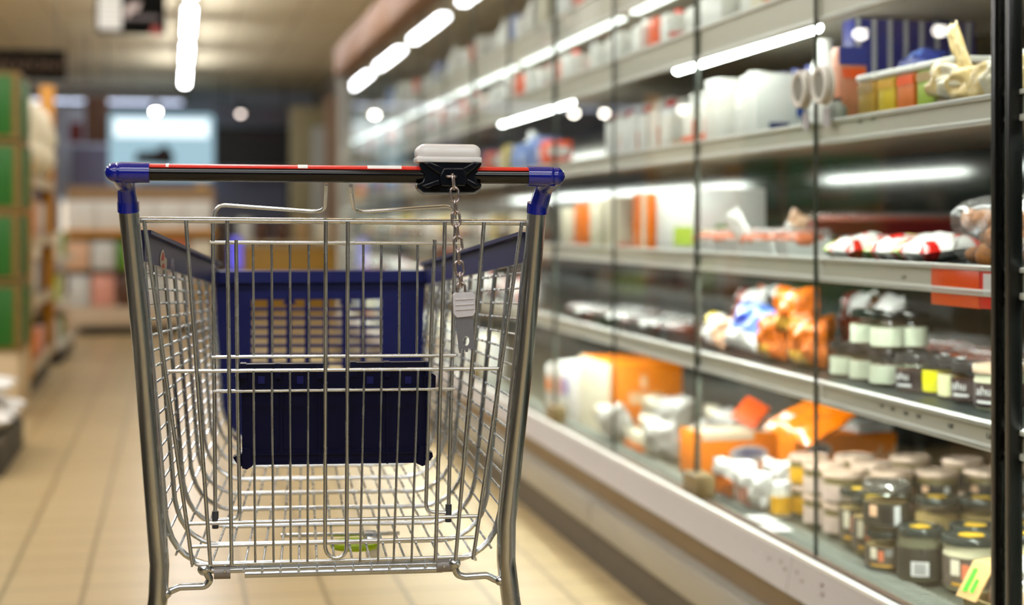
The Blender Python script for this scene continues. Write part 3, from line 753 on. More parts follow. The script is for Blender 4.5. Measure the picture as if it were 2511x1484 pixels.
for px, py, k in ((1883, 1370, 1), (1922, 1396, 0), (1965, 1426, 0), (2015, 1458, 0), (1848, 1348, 1), (1800, 1318, 1), (1760, 1292, 1), (1872, 1352, 1), (1910, 1378, 0), (1950, 1404, 0), (2010, 1436, 0)):
    p = at_x(px, py, 1.168); rl = (fr, fr1)[k]; yy = p.y - (1.5 + 1.5 * k)
    n = Vector((-0.073, 0, 0.016)).normalized(); x = 1.162 + (p.z - 0.252) / 0.075 * 0.016 - 0.0012
    m_ = Matrix((Vector((0, -1, 0)), Vector((0.016, 0, 0.073)).normalized(), n)).transposed().to_4x4(); m_.translation = Vector((x, yy, p.z))
    lettering('price_print', '1.99' if py > 1365 else '- - -', 0.010, ink_b, rl, m_, 0.0003)
# tags hanging on the price rail
def shelf_tag(name, px0, px1, py0, py1, m, label):
    p = at_x(px0, py0, GX + 0.0085); q = at_x(px1, py0, GX + 0.0085); r = at_x((px0 + px1) / 2, py1, GX + 0.0085)
    t = thing(name, label, 'shelf tag', (GX + 0.0085, (p.y + q.y) / 2, r.z)); h = (p.z + q.z) / 2 - r.z; w = abs(p.y - q.y)
    b = MB(); b.box((0, 0, h / 2), (0.0016, w, h), bevel=0.0006); b.build('tag_card', m, t)
    b = MB(); b.box((0.006, 0, h - 0.004), (0.012, w * 0.96, 0.003)); b.build('tag_hook', m, t)
    return t, w, h
t, w, h = shelf_tag('orange_tag', 2284, 2404, 648, 752, mat('orange_tag_plastic', (240, 84, 16), 0.25, coat=0.3), 'plain orange tag hanging from the price rail, beside the red tag')
t, w, h = shelf_tag('red_tag', 2402, 2476, 664, 760, mat('red_tag_plastic', (226, 20, 16), 0.3), 'red tag with white card hanging from the price rail near the black door edge')
b = MB(); b.box((-0.0014, -0.002, h * 0.62), (0.001, w * 0.72, h * 0.58)); b.build('white_card', mat('white_card', (228, 222, 226), 0.5), t)
lettering('card_print', '- - -', 0.010, mat('pink_ink', (200, 150, 170), 0.6), t, FACE_AISLE((-0.0022, 0, h * 0.75)), 0.0003)
# ------------------------------------------------------------------ goods
RX = Matrix.Rotation(pi / 2, 4, 'X'); 
COL = dict(white=(238, 238, 234), cream=(232, 224, 200), orange=(240, 122, 4), deep_orange=(236, 84, 12), red=(206, 30, 26), pink=(226, 160, 142), salmon=(230, 130, 92), blue=(30, 52, 140), navy=(14, 24, 98),
           sky=(96, 128, 214), yellow=(240, 206, 20), amber=(214, 164, 60), green=(90, 140, 40), lime=(178, 206, 60), dark=(38, 32, 30), brown=(84, 52, 36), tan=(176, 146, 100), grey=(150, 150, 146), pale=(214, 216, 214), violet=(120, 100, 190), rust=(150, 62, 22), black=(20, 20, 20), kraft=(196, 160, 104), lid_pink=(206, 178, 158), dark_red=(110, 24, 20), peach=(226, 184, 150))
def pm(c, rough=0.4, **k): return mat('print_%s' % c, COL[c], rough, **k)
def fm(c): return mat('film_%s' % c, COL[c], 0.16, coat=0.5, bump=0.6, bscale=45)
clear_jar = clear_sheet('jar_glass', (0.93, 0.95, 0.90), 0.05, 0.6)
film_clear = clear_sheet('clear_film', (0.97, 0.97, 0.97), 0.10, 0.5, rough=0.12, haze=0.12)
silver = mat('silver_lid', (200, 202, 196), 0.15, 0.9)

PROTO = {}
def settle(o, z):
    lo = min((o.matrix_basis @ v.co).z for c in o.children for v in c.data.vertices)
    o.location.z += z - lo; return o
def put(key, builder, loc, rz=0.0, label=None, group=None, scale=None, rot=None, cat=None, rest=None):
    o = put0(key, builder, loc, rz, label, group, scale, rot)
    if rest is not None or rot is not None: settle(o, loc[2] if rest is None else rest)
    return o
def put0(key, builder, loc, rz=0.0, label=None, group=None, scale=None, rot=None):
    if key not in PROTO:
        o = builder(); PROTO[key] = o
        o.location = loc; o.rotation_euler = rot if rot else (0, 0, rz)
        if scale: o.scale = scale if isinstance(scale, (tuple, list)) else (scale,) * 3
        if label: o['label'] = label
        if group: o['group'] = group
        return o
    return dup(PROTO[key], loc, rz, label, group, rot, scale)

def mk_jar(name, r, h, body, lid, label=None, lid_h=0.016, emblem=None, content=None, barcode=False, neck=0.86, script=None, cat='jar', lid_over=1.0):
    def f():
        t = thing(name, 'x', cat)
        hb = h - lid_h
        b = MB(); prof = [(0, 0.0), (r * 0.88, 0.0), (r * 0.97, 0.004), (r, 0.012), (r, hb * 0.80), (r * 0.97, hb * 0.88), (r * neck, hb * 0.96), (r * neck, hb), (0, hb)]
        b.lathe(prof, seg=32); b.build('jar_body', body, t)
        if content: 
            b = MB(); b.lathe([(0, 0.004), (r * 0.9, 0.004), (r * 0.95, 0.012), (r * 0.95, hb * 0.72), (0, hb * 0.74)], seg=24); b.build('contents', content, t)
        b = MB(); rl = r * neck * 1.06 * lid_over
        b.lathe([(rl * 0.96, hb - 0.002), (rl, hb), (rl, h - 0.004), (rl * 0.97, h - 0.0006), (rl * 0.90, h), (rl * 0.86, h - 0.0018), (0, h - 0.0018)], seg=32); b.build('jar_lid', lid, t)
        if label:
            b = MB(); z0, z1 = hb * 0.10, hb * 0.74; b.lathe([(r + 0.0004, z0), (r + 0.0008, z0), (r + 0.0008, z1), (r + 0.0004, z1)], seg=32); lb = b.build('label', label, t)
            if barcode:
                b = MB(); a0 = radians(222); b.lathe([(r + 0.0012, z0 + 0.003), (r + 0.0012, z0 + 0.03)], seg=8, a0=a0, a1=a0 + 0.75); b.build('barcode_patch', pm('white'), lb)
                b = MB()
                for k in range(9):
                    a = a0 + 0.12 + 0.055 * k; b.lathe([(r + 0.0016, z0 + 0.006), (r + 0.0016, z0 + 0.027)], seg=1, a0=a, a1=a + (0.03 if k % 3 else 0.018))
                b.build('barcode', pm('black'), lb)
            if script:
                a = radians(205); n = Vector((cos(a), sin(a), 0))
                lettering('label_print', script, 0.022, pm('pale'), lb, frame_mtx(n * (r + 0.0015) + Vector((0, 0, z0 + (z1 - z0) * 0.66)), Vector((0, 0, 1)).cross(n), (0, 0, 1)), 0.0006)
                b = MB(); b.lathe([(r + 0.0012, z0 + 0.006), (r + 0.0012, z0 + 0.011)], seg=8, a0=a - 0.4, a1=a + 0.5); b.build('label_stripe', pm('pale'), lb)
        if label is picture_lab or name == 'lidded_tub' and label is dark_lab or lid is silver:
            z0, z1 = hb * 0.10, hb * 0.74
            for a0, a1, f0, f1, mm in ((198, 219, 0.40, 0.92, pm('cream')), (223, 238, 0.30, 0.80, pm('salmon')), (242, 262, 0.55, 0.9, pm('grey')), (200, 262, 0.06, 0.16, pm('amber'))) if label is picture_lab else ((200, 222, 0.45, 0.9, pm('peach')), (232, 258, 0.2, 0.85, pm('black')), (264, 280, 0.1, 0.9, pm('pale'))):
                b = MB(); b.lathe([(r + 0.0012, z0 + (z1 - z0) * f0), (r + 0.0012, z0 + (z1 - z0) * f1)], seg=6, a0=radians(a0), a1=radians(a1)); b.build('label_print', mm, lb)
        if emblem:
            b = MB(); b.lathe([(0, 0.0006), (rl * 0.44, 0.0006), (rl * 0.44, 0), (0, 0)], (0, 0, h - 0.0012), seg=18); b.build('lid_emblem', emblem, t)
        return t
    return f
dark_lab = mat('dark_jar_label', (58, 56, 48), 0.4, var=0.45, vscale=60); brown_lab = mat('brown_jar_label', (44, 28, 28), 0.4)
lid_dark = mat('dark_green_jar_lid', (58, 66, 62), 0.16, 0.3, coat=0.4); lid_black = mat('black_jar_lid', (24, 24, 24), 0.2); gold = mat('gold_emblem', (226, 182, 50), 0.4, var=0.3, vscale=220)
cream_pl = mat('cream_tub_plastic', (208, 204, 170), 0.35); pale_lab = mat('pale_green_label', (206, 214, 190), 0.45, var=0.15, vscale=80); pate = mat('jar_filling', (196, 166, 112), 0.5, var=0.3, vscale=50)
pink_lid = mat('pink_beige_lid', (212, 186, 166), 0.22, 0.2); picture_lab = mat('picture_jar_label', (104, 92, 80), 0.4, var=0.75, vscale=38); mustard = mat('mustard_label', (216, 162, 30), 0.4, var=0.2, vscale=40); pinkish = mat('pinkish_label', (204, 182, 170), 0.45, var=0.15, vscale=60)
olive_body = mat('olive_jar_body', (112, 100, 62), 0.3)

J = dict(
    bucket=mk_jar('food_tub', 0.050, 0.098, cream_pl, lid_dark, picture_lab, 0.014, gold, neck=1.0, cat='tub', lid_over=1.02),
    bucket_s=mk_jar('food_tub', 0.045, 0.098, cream_pl, lid_dark, picture_lab, 0.014, gold, neck=1.0, cat='tub', lid_over=1.02),
    barcode=mk_jar('glass_jar', 0.043, 0.098, mat('grey_green_jar', (104, 104, 84), 0.2), lid_dark, dark_lab, 0.014, gold, barcode=True, neck=0.97),
    tall=mk_jar('glass_jar', 0.041, 0.115, clear_jar, lid_dark, picture_lab, 0.012, gold, pate, neck=0.94),
    clear=mk_jar('glass_jar', 0.045, 0.098, clear_jar, lid_dark, None, 0.013, gold, pate, neck=0.96),
    silver=mk_jar('glass_jar', 0.044, 0.090, clear_jar, silver, dark_lab, 0.016, None, pate, neck=0.98),
    low=mk_jar('glass_jar', 0.040, 0.075, clear_jar, lid_dark, picture_lab, 0.012, None, pate, neck=0.95),
    small=mk_jar('small_jar', 0.023, 0.078, mat('white_jar', (220, 216, 200), 0.3), pm('white'), mustard, 0.016, neck=0.9),
    pink_y=mk_jar('lidded_tub', 0.044, 0.067, olive_body, pink_lid, mustard, 0.012, neck=1.0, cat='tub'),
    pink_p=mk_jar('lidded_tub', 0.044, 0.067, olive_body, pink_lid, pinkish, 0.012, neck=1.0, cat='tub'),
    pink_d=mk_jar('lidded_tub', 0.044, 0.067, olive_body, pink_lid, dark_lab, 0.012, neck=1.0, cat='tub', barcode=False),
    s_white=mk_jar('glass_jar', 0.034, 0.072, clear_jar, lid_black, pale_lab, 0.014, None, mat('amber_filling', (150, 96, 50), 0.4), neck=0.95),
    s_dark=mk_jar('glass_jar', 0.036, 0.072, clear_jar, lid_black, brown_lab, 0.014, None, mat('amber_filling', (150, 96, 50), 0.4), neck=0.95, script='ahu'),
    s_cream=mk_jar('glass_jar', 0.026, 0.074, clear_jar, lid_black, mat('cream_label', (222, 222, 172), 0.45), 0.012, None, mat('amber_filling', (150, 96, 50), 0.4), neck=0.95),
    s_yellow=mk_jar('glass_jar', 0.026, 0.074, clear_jar, lid_black, mat('lemon_label', (232, 226, 20), 0.45), 0.012, None, mat('amber_filling', (150, 96, 50), 0.4), neck=0.95),
    s_big=mk_jar('glass_jar', 0.043, 0.078, mat('pale_tub', (196, 198, 168), 0.35), mat('tan_lid', (190, 166, 140), 0.3), brown_lab, 0.014, neck=1.0, script='ahu'),
)
D = DECK + 0.002
def jar(key, x, y, z, label, group=None, rz=0.0): return put('jar_' + key, J[key], (x, y, z), rz, label, group)
# the deck, nearest cabinet
jar('bucket', 1.417, 2.735, D, 'large dark-lidded food tub with gold emblem, front row beside the kraft tray')
jar('bucket_s', 1.472, 2.826, D, 'dark-lidded food tub with gold emblem, right behind the large front tub')
jar('bucket_s', 1.521, 2.735, D, 'dark-lidded food tub partly hidden by the black door edge, front row')
jar('bucket_s', 1.572, 2.826, D, 'dark-lidded food tub partly hidden by the black door edge, second row')
jar('barcode', 1.364, 2.832, D, 'dark-lidded jar with a white barcode on its dark label')
jar('low', 1.342, 2.932, D, 'low jar with picture label carrying the silver-lidded jar')
jar('silver', 1.342, 2.932, D + 0.0755, 'silver-lidded jar with dark label, standing on top of another jar')
jar('tall', 1.373, 3.062, D, 'tall dark-lidded jar with picture label, next to the silver-lidded jar')
jar('tall', 1.388, 3.165, D, 'tall dark-lidded jar with picture label, in front of the pink-lidded stacks')
jar('clear', 1.630, 3.105, D, 'clear dark-lidded jar of pale filling, behind the front tubs')
jar('clear', 1.545, 3.135, D, 'clear dark-lidded jar of pale filling, behind the silver-lidded jar')
jar('small', 1.345, 3.500, D, 'small white-capped jar with mustard label at the row end')
stk = [('pink_y', 1.421, 3.520, 'with mustard label at the front row end, by the small jar'), ('pink_p', 1.402, 3.387, 'with pinkish label, second from the small jar'), ('pink_p', 1.402, 3.277, 'with pinkish label, right behind the tall jars'),
       ('pink_y', 1.521, 3.495, 'with mustard label, rear row beside the orange box'), ('pink_p', 1.513, 3.385, 'with pinkish label, middle of the second row'), ('pink_d', 1.505, 3.263, 'with dark label, second row behind the silver-lidded jar'),
       ('pink_d', 1.637, 3.451, 'with dark label, third row against the dark back panel'), ('pink_d', 1.735, 3.391, 'with dark label, deepest in the cabinet'), ('pink_d', 1.600, 3.244, 'with dark label, third row behind the clear jars'),
       ('pink_d', 1.706, 3.228, 'with dark label, third row next to the black door edge'), ('pink_d', 1.800, 3.285, 'with dark label, partly hidden by the black door edge')]
for key, x, y, txt in stk:
    jar(key, x, y, D, 'pink-lidded tub ' + txt + ', lower', 'pink-lidded tubs stacked in twos')
    jar(key, x, y, D + 0.0675, 'pink-lidded tub ' + txt + ', upper', 'pink-lidded tubs stacked in twos')

# shelf of jars above
z4 = SZ[4] + 0.001
def jshelf(key, px, x, label, z=z4, group='jars on the shelf above the deck'):
    p = at_x(px, HZ, x); return jar(key, x, p.y, z, label, group)
jshelf('s_big', 2452, 1.385, 'broad jar with brown label and white script, beside the black door edge')
jshelf('s_dark', 2384, 1.395, 'brown-labelled jar with white script, next to the broad jar')
jshelf('s_cream', 2336, 1.385, 'black-lidded jar with pale cream label')
jshelf('s_yellow', 2297, 1.392, 'black-lidded jar with bright lemon yellow label')
jshelf('s_dark', 2244, 1.375, 'brown-labelled jar with white script, between the lemon jar and the white-labelled jars')
jshelf('s_white', 2176, 1.372, 'white-labelled jar in the lower tier, next to the brown-labelled jar')
jshelf('s_white', 2126, 1.376, 'white-labelled jar in the lower tier, second from the brown-labelled jar')
jshelf('s_white', 2076, 1.374, 'white-labelled jar standing alone beside the orange nets')
jshelf('s_white', 2232, 1.420, 'white-labelled jar on the upper tier, above the brown-labelled jar', z4 + 0.073)
jshelf('s_white', 2232, 1.420, 'white-labelled jar behind the brown-labelled jar, carrying another')
jshelf('s_white', 2178, 1.374, 'white-labelled jar on the upper tier, nearer the middle', z4 + 0.0725)
jshelf('s_white', 2128, 1.378, 'white-labelled jar on the upper tier, end of the row', z4 + 0.0725)

# ---------- boxes, cartons, bags
def mk_box(name, w, d, h, body, prints=(), cat='box', logo=None, side=None):
    """Front faces -x; w runs along y, d along x. prints: (face, a0, a1, b0, b1, material) in fractions."""
    def f():
        t = thing(name, 'x', cat)
        b = MB(); b.box((0, 0, h / 2), (d, w, h), bevel=min(0.003, h * 0.1)); b.build('box_body', body, t)
        for fc, a0, a1, b0, b1, m in prints:
            b = MB()
            if fc == 'f': b.box((-d / 2 - 0.0003, w * ((a0 + a1) / 2 - 0.5), h * (b0 + b1) / 2), (0.0016, w * (a1 - a0), h * (b1 - b0)))
            elif fc == 's': b.box((d * ((a0 + a1) / 2 - 0.5), -w / 2 - 0.0003, h * (b0 + b1) / 2), (d * (a1 - a0), 0.0016, h * (b1 - b0)))
            elif fc == 'o':
                b.lathe([(0, 0.0012), (1, 0.0012), (1, -0.001), (0, -0.001)], seg=28, c=(d * ((a0 + a1) / 2 - 0.5), -w / 2, h * (b0 + b1) / 2), mtx=RX @ Matrix.Diagonal((d * (a1 - a0) / 2, h * (b1 - b0) / 2, 1, 1)))
            else: b.box((d * ((a0 + a1) / 2 - 0.5), w * ((b0 + b1) / 2 - 0.5), h), (d * (a1 - a0), w * (b1 - b0), 0.0016))
            b.build('printed_panel', m, t, smooth=0)
        if logo:
            txt, size, m, a, hh = logo; lettering('lettering', txt, size, m, t, FACE_CAM((d * (a - 0.5), -w / 2 - 0.0016, h * hh)), 0.0005)
        return t
    return f
def mk_carton(name, w, d, h, body, cap=None, prints=(), cat='carton', gable=True):
    def f():
        t = mk_box(name, w, d, h * (0.80 if gable else 1), body, prints, cat)()
        if gable:
            b = MB(); hb = h * 0.80
            b.prism([(-d / 2, hb - 0.001), (d / 2, hb - 0.001), (0.004, h * 0.95), (0.004, h), (-0.004, h), (-0.004, h * 0.95)], -w / 2 + 0.001, w / 2 - 0.001, lambda a, c, q: Vector((a, q, c)))
            b.build('gable_top', body, t, smooth=0)
        if cap:
            b = MB(); b.lathe([(0.014, 0), (0.014, 0.014), (0.012, 0.016), (0, 0.016)], (-d * 0.24 if gable else 0, 0, h * 0.87 if gable else h - 0.001), seg=14, mtx=Matrix.Rotation(-0.6 if gable else 0, 4, 'Y')); b.build('cap', cap, t)
        return t
    return f
def mk_jug(name, r, h, body, cap, label=None, cat='bottle'):
    def f():
        t = thing(name, 'x', cat)
        b = MB(); b.lathe([(0, 0), (r * 0.92, 0), (r, 0.008), (r, h * 0.60), (r * 0.9, h * 0.72), (r * 0.5, h * 0.86), (r * 0.42, h * 0.92), (0, h * 0.92)], seg=24); b.build('bottle_body', body, t)
        b = MB(); b.lathe([(r * 0.46, h * 0.89), (r * 0.46, h), (0, h)], seg=18); b.build('cap', cap, t)
        if label: b = MB(); b.lathe([(r + 0.0006, h * 0.2), (r + 0.001, h * 0.2), (r + 0.001, h * 0.48), (r + 0.0006, h * 0.48)], seg=24); b.build('label', label, t)
        return t
    return f
def mk_bag(name, w, h, tk, mats, pick=None, seed=1, cat='bag', patch=None):
    def f():
        t = thing(name, 'x', cat)
        b = MB(); b.pillow(w, h, tk, seed=seed, face_mi=pick, nu=16, nv=16, crinkle=0.16); b.build('bag_film', list(mats), t)
        if patch:
            b = MB(); b.ball((-tk * 0.36, 0, h * 0.45), 1, sx=tk * 0.2, sy=w * 0.24, sz=h * 0.16, sub=2); b.build('bag_label', patch, t)
        return t
    return f
def mk_tray(name, w, d, h, tray, food, n=4, film=True, label=None, cat='tray pack', sausage=False):
    def f():
        t = thing(name, 'x', cat)
        b = MB(); b.prism([(-d / 2 * 0.86, 0), (d / 2 * 0.86, 0), (d / 2, h * 0.55), (d / 2 * 1.03, h * 0.55), (d / 2 * 1.03, h * 0.6), (-d / 2 * 1.03, h * 0.6), (-d / 2 * 1.03, h * 0.55), (-d / 2, h * 0.55)], -w / 2, w / 2, lambda a, c, q: Vector((a, q, c))); b.build('tray', tray, t, smooth=0)
        b = MB(); rnd = random.Random(len(name) + n)
        if sausage:
            for k in range(n): x = -d / 2 + d * (k + 0.5) / n; b.tube([(x, -w * 0.46, h * 0.62), (x, -w * 0.43, h * 0.66), (x, w * 0.43, h * 0.66), (x, w * 0.46, h * 0.62)], [d / n * 0.2, d / n * 0.46, d / n * 0.46, d / n * 0.2], seg=10)
        else:
            for k in range(n): b.ball((rnd.uniform(-0.25, 0.25) * d, w * ((k + 0.5) / n - 0.5), h * 0.6), 1, sx=d * 0.40, sy=w / n * 0.62, sz=h * 0.34 * rnd.uniform(0.7, 1.1), sub=2)
        b.build('food', food, t)
        if film: b = MB(); b.box((0, 0, h * 0.80), (d * 0.99, w * 0.99, h * 0.42), bevel=h * 0.16, seg=3); b.build('film', film_clear, t)
        if label: b = MB(); b.box((-d * 0.1, 0, h * 1.015), (d * 0.5, w * 0.45, 0.0016)); b.build('label', label, t, smooth=0)
        return t
    return f
def mk_net(name, r, n, m, tagm=None, seed=1, cat='bag', spread=1.0):
    def f():
        t = thing(name, 'x', cat); rnd = random.Random(seed)
        b = MB()
        for k in range(n):
            a = rnd.uniform(0, 2 * pi); rad = r * 1.3 * sqrt(rnd.random()) * spread; z = r * 0.55 + r * 1.0 * (k % (3 if n > 20 else 2))
            b.ball((rad * cos(a) * 0.8, rad * sin(a) * 1.2, z), r * rnd.uniform(0.5, 0.62), sz=rnd.uniform(0.8, 1.3), sub=2)
        b.build('net_contents', m, t)
        if tagm: b = MB(); b.box((-r * 1.2, 0, r * 0.9), (0.002, r * 1.4, r * 1.1)); b.build('bag_label', tagm, t, smooth=0)
        return t
    return f
def yx(px, x): return at_x(px, HZ, x).y

# ---- deck, beyond the jars
logo_white = mat('pale_logo_print', (240, 196, 150), 0.5)
o_box = mat('orange_card', (242, 130, 0), 0.42, spec=0.3); c_card = mat('cream_card', (226, 218, 194), 0.5)
put('obox_tall', mk_box('orange_box', 0.38, 0.235, 0.225, o_box, [('f', 0.0, 1.0, 0, 1, c_card), ('s', 0.26, 0.72, 0.44, 0.60, logo_white), ('s', 0.42, 0.50, 0.66, 0.84, logo_white)]), (1.44, 5.09, D), 0, 'tall orange carton with cream front face standing on the cabinet deck')
put('obox_oval', mk_box('orange_box', 0.16, 0.27, 0.115, o_box, [('o', 0.30, 0.70, 0.34, 0.72, pm('pale')), ('o', 0.34, 0.66, 0.42, 0.66, pm('sky')), ('t', 0.05, 0.8, 0.1, 0.9, c_card), ('s', 0.02, 0.55, 0.86, 1.0, c_card)]), (1.465, 4.13, D), 0.04, 'orange box with pale blue oval badge, cream-topped, on the deck')
put('obox_edd', mk_box('orange_box', 0.14, 0.27, 0.13, o_box, [('o', 0.12, 0.36, 0.55, 0.85, pm('pale')), ('o', 0.15, 0.33, 0.60, 0.80, pm('blue'))], logo=('edd', 0.075, logo_white, 0.80, 0.55)), (1.665, 3.94, D), -0.05, 'orange box with blue badge and pale lettering, behind the pink-lidded tubs')
put('obox_bag', mk_bag('orange_pack', 0.24, 0.17, 0.05, [fm('orange'), fm('white'), fm('violet')], lambda u, v: 1 if (0.55 < u < 0.8 and 0.15 < v < 0.3) else 2 if (v > 0.86 and 0.2 < u < 0.5) else 0, seed=4), (1.44, 3.72, 0.444), 0, 'puffy orange pack lying tilted on top of the orange boxes', rot=(0.12, 1.05, 0.2))
put('obox_flap', mk_box('orange_pack', 0.075, 0.075, 0.012, pm('deep_orange')), (1.50, 4.12, 0.425), 0, 'small flat orange pack propped up beside the puffy orange pack', rot=(0.5, -0.75, 0.3))
put('tub_silver', mk_tray('silver_tray_pack', 0.10, 0.09, 0.035, silver, fm('peach'), 3), (1.565, 4.12, 0.424), 0.3, 'silver tray pack lying on the orange boxes below the flat orange pack')
put('white_tray', mk_tray('white_tray_pack', 0.12, 0.11, 0.03, pm('white'), fm('white'), 3), (1.73, 3.93, 0.439), 0.2, 'white tray pack on the orange box, under the dark shelf')
pk = lambda u, v: 1 if (v < 0.62 and u > 0.45 and v < 0.25 + u * 0.6) else 0
for px, x, s, r, lab in ((1800, 1.318, 5, 0.2, 'white and orange film bag leaning at the deck edge, end of the group'), (1858, 1.320, 6, -0.3, 'white and pink film bag leaning in the middle of the group'), (1922, 1.43, 7, 0.15, 'white and pink film bag leaning behind the small white-capped jar')):
    put('wbag%d' % s, mk_bag('film_bag', 0.11, 0.10, 0.05, [fm('white'), fm('orange' if s == 5 else 'pink')], pk, seed=s), (x, yx(px, x), D), r, lab, rot=(0.1, -0.35, r + 0.9))
for i, (px, x, z, sc, tilt) in enumerate(((4.80, 1.34, 0, 1, 0.9), (4.80, 1.50, 0, 1.0, 1.1), (4.42, 1.36, 0, 1, 0.8), (4.40, 1.52, 0, 1.0, 1.2), (4.62, 1.42, 0.052, 1.0, 1.1), (4.60, 1.64, 0, 1.1, 1.1), (4.36, 1.68, 0, 1.0, 1.0))):
    put('crinkle%d' % (i % 2), mk_bag('white_bag', 0.15, 0.12, 0.06, [fm('white'), fm('cream')], (lambda u, v: 1 if u + v > 1.5 else 0), seed=10 + i), (x, px, D + z), 0, 'crinkled white film bag in the heap beside the tall orange carton', 'crinkled white bags heaped on the deck', sc, (0.15 * (i % 3 - 1), -tilt * 0.6, (0.5, -0.3, 0.4, -0.2, 1.3, 0.2, 0.1)[i]))
put('cream_box_low', mk_box('cream_tray_box', 0.20, 0.20, 0.05, c_card, [('f', 0, 1, 0, 0.4, pm('orange'))]), (1.42, 4.62, D), 0.0, 'low cream box with orange stripe before the crinkled white bags')
for i, (px, c) in enumerate(((1420, 'white'), (1385, 'violet'), (1362, 'pink'), (1340, 'peach'), (1325, 'orange'))):
    put('flowpack_' + c, mk_box('tall_pack', 0.07, 0.18, 0.20 - 0.01 * i, pm('white' if c != 'peach' else 'peach'), [('s', 0.1, 0.9, 0.25 + 0.06 * i, 0.62, pm(c)), ('f', 0, 1, 0.4, 0.7, pm(c))]), (1.40, 5.36 + 0.085 * i, D), 0, {'white': 'plain white tall pack', 'violet': 'white tall pack with violet band', 'pink': 'white tall pack with pink band', 'peach': 'peach tall pack', 'orange': 'white tall pack with orange band'}[c] + ' on the deck beyond the tall orange carton')
# cards lying at the deck front
for i, (px, py) in enumerate(((1868, 1268), (1902, 1290))):
    p = at_z(px, py, DECK + 0.008); b = MB(); b.box((0, 0, 0), (0.05, 0.085, 0.0014)); o = b.build('white_card', mat('white_card_gloss', (246, 246, 242), 0.3), smooth=0); o.location = p - Vector((0, 0, 0.004))
    tag(o, 'white card lying at the front of the deck, ' + ('farther along' if i == 0 else 'next to the jars'), 'card', 'white cards on the deck')
# kraft tray with wrapped food at the nearest corner
t = thing('kraft_tray', 'kraft card tray of film-wrapped food with white label, behind the black door edge', 'food tray', (1.372, 2.36, D), 0.10)
ks = mat('kraft_card', (198, 160, 100), 0.55); W_, D_, H_ = 0.28, 0.17, 0.102
b = MB()
b.prism([(-D_ / 2 + 0.012, 0), (D_ / 2 - 0.012, 0), (D_ / 2, 0.05), (D_ / 2 - 0.004, 0.05), (D_ / 2 - 0.016, 0.004), (-D_ / 2 + 0.016, 0.004), (-D_ / 2 + 0.004, 0.05), (-D_ / 2, 0.05)], -W_ / 2, W_ / 2, lambda a, c, q: Vector((a, q, c)))
b.prism([(-D_ / 2 + 0.012, 0), (D_ / 2 - 0.012, 0), (D_ / 2, 0.05), (-D_ / 2, 0.05)], W_ / 2 - 0.003, W_ / 2, lambda a, c, q: Vector((a, q, c)))
b.prism([(-D_ / 2 + 0.012, 0), (D_ / 2 - 0.012, 0), (D_ / 2, 0.05), (-D_ / 2, 0.05)], -W_ / 2, -W_ / 2 + 0.003, lambda a, c, q: Vector((a, q, c)))
b.build('tray', mat('olive_card', (150, 132, 84), 0.55), t, smooth=0)
b = MB(); b.prism([(-D_ / 2 - 0.004, 0.046), (-D_ / 2 + 0.03, H_), (D_ / 2 - 0.02, H_ + 0.01), (D_ / 2 - 0.02, H_ + 0.007), (-D_ / 2 + 0.031, H_ - 0.003), (-D_ / 2 - 0.001, 0.046)], W_ / 2 - 0.045, W_ / 2 + 0.012, lambda a, c, q: Vector((a, q, c))); sl = b.build('sleeve', ks, t, smooth=0)
b = MB(); b.box((-0.0730, W_ / 2 - 0.006, 0.0746), (0.042, 0.010, 0.0016), mtx=Matrix.Rotation(-1.025, 4, 'Y')); b.box((-0.0770, W_ / 2 - 0.024, 0.068), (0.024, 0.008, 0.0016), mtx=Matrix.Rotation(-1.025, 4, 'Y')); b.build('green_print', mat('bright_green_print', (60, 226, 30), 0.5), sl, smooth=0)
b = MB(); b.box((0.020, 0.03, H_ + 0.006), (0.105, 0.20, 0.002), mtx=Matrix.Rotation(-0.10, 4, 'Y')); lb = b.build('white_label', pm('white'), t, smooth=0)
b = MB()
for k in range(7): b.box((0.0 + 0.012 * (k % 2), 0.10 - 0.024 * k, H_ + 0.0054), (0.05, 0.003, 0.0008), mtx=Matrix.Rotation(-0.10, 4, 'Y'))
b.build('label_print', pm('grey'), lb, smooth=0)
b = MB()
for k in range(4): b.ball((0.0, -0.12 + 0.07 * k, 0.050), 1, sx=0.064, sy=0.044, sz=0.046)
b.build('food', mat('baked_food', (206, 168, 124), 0.4, var=0.4, vscale=30), t)
b = MB(); b.box((0, -0.045, 0.071), (0.150, 0.20, 0.068), bevel=0.025, seg=4); b.build('film', film_clear, t)

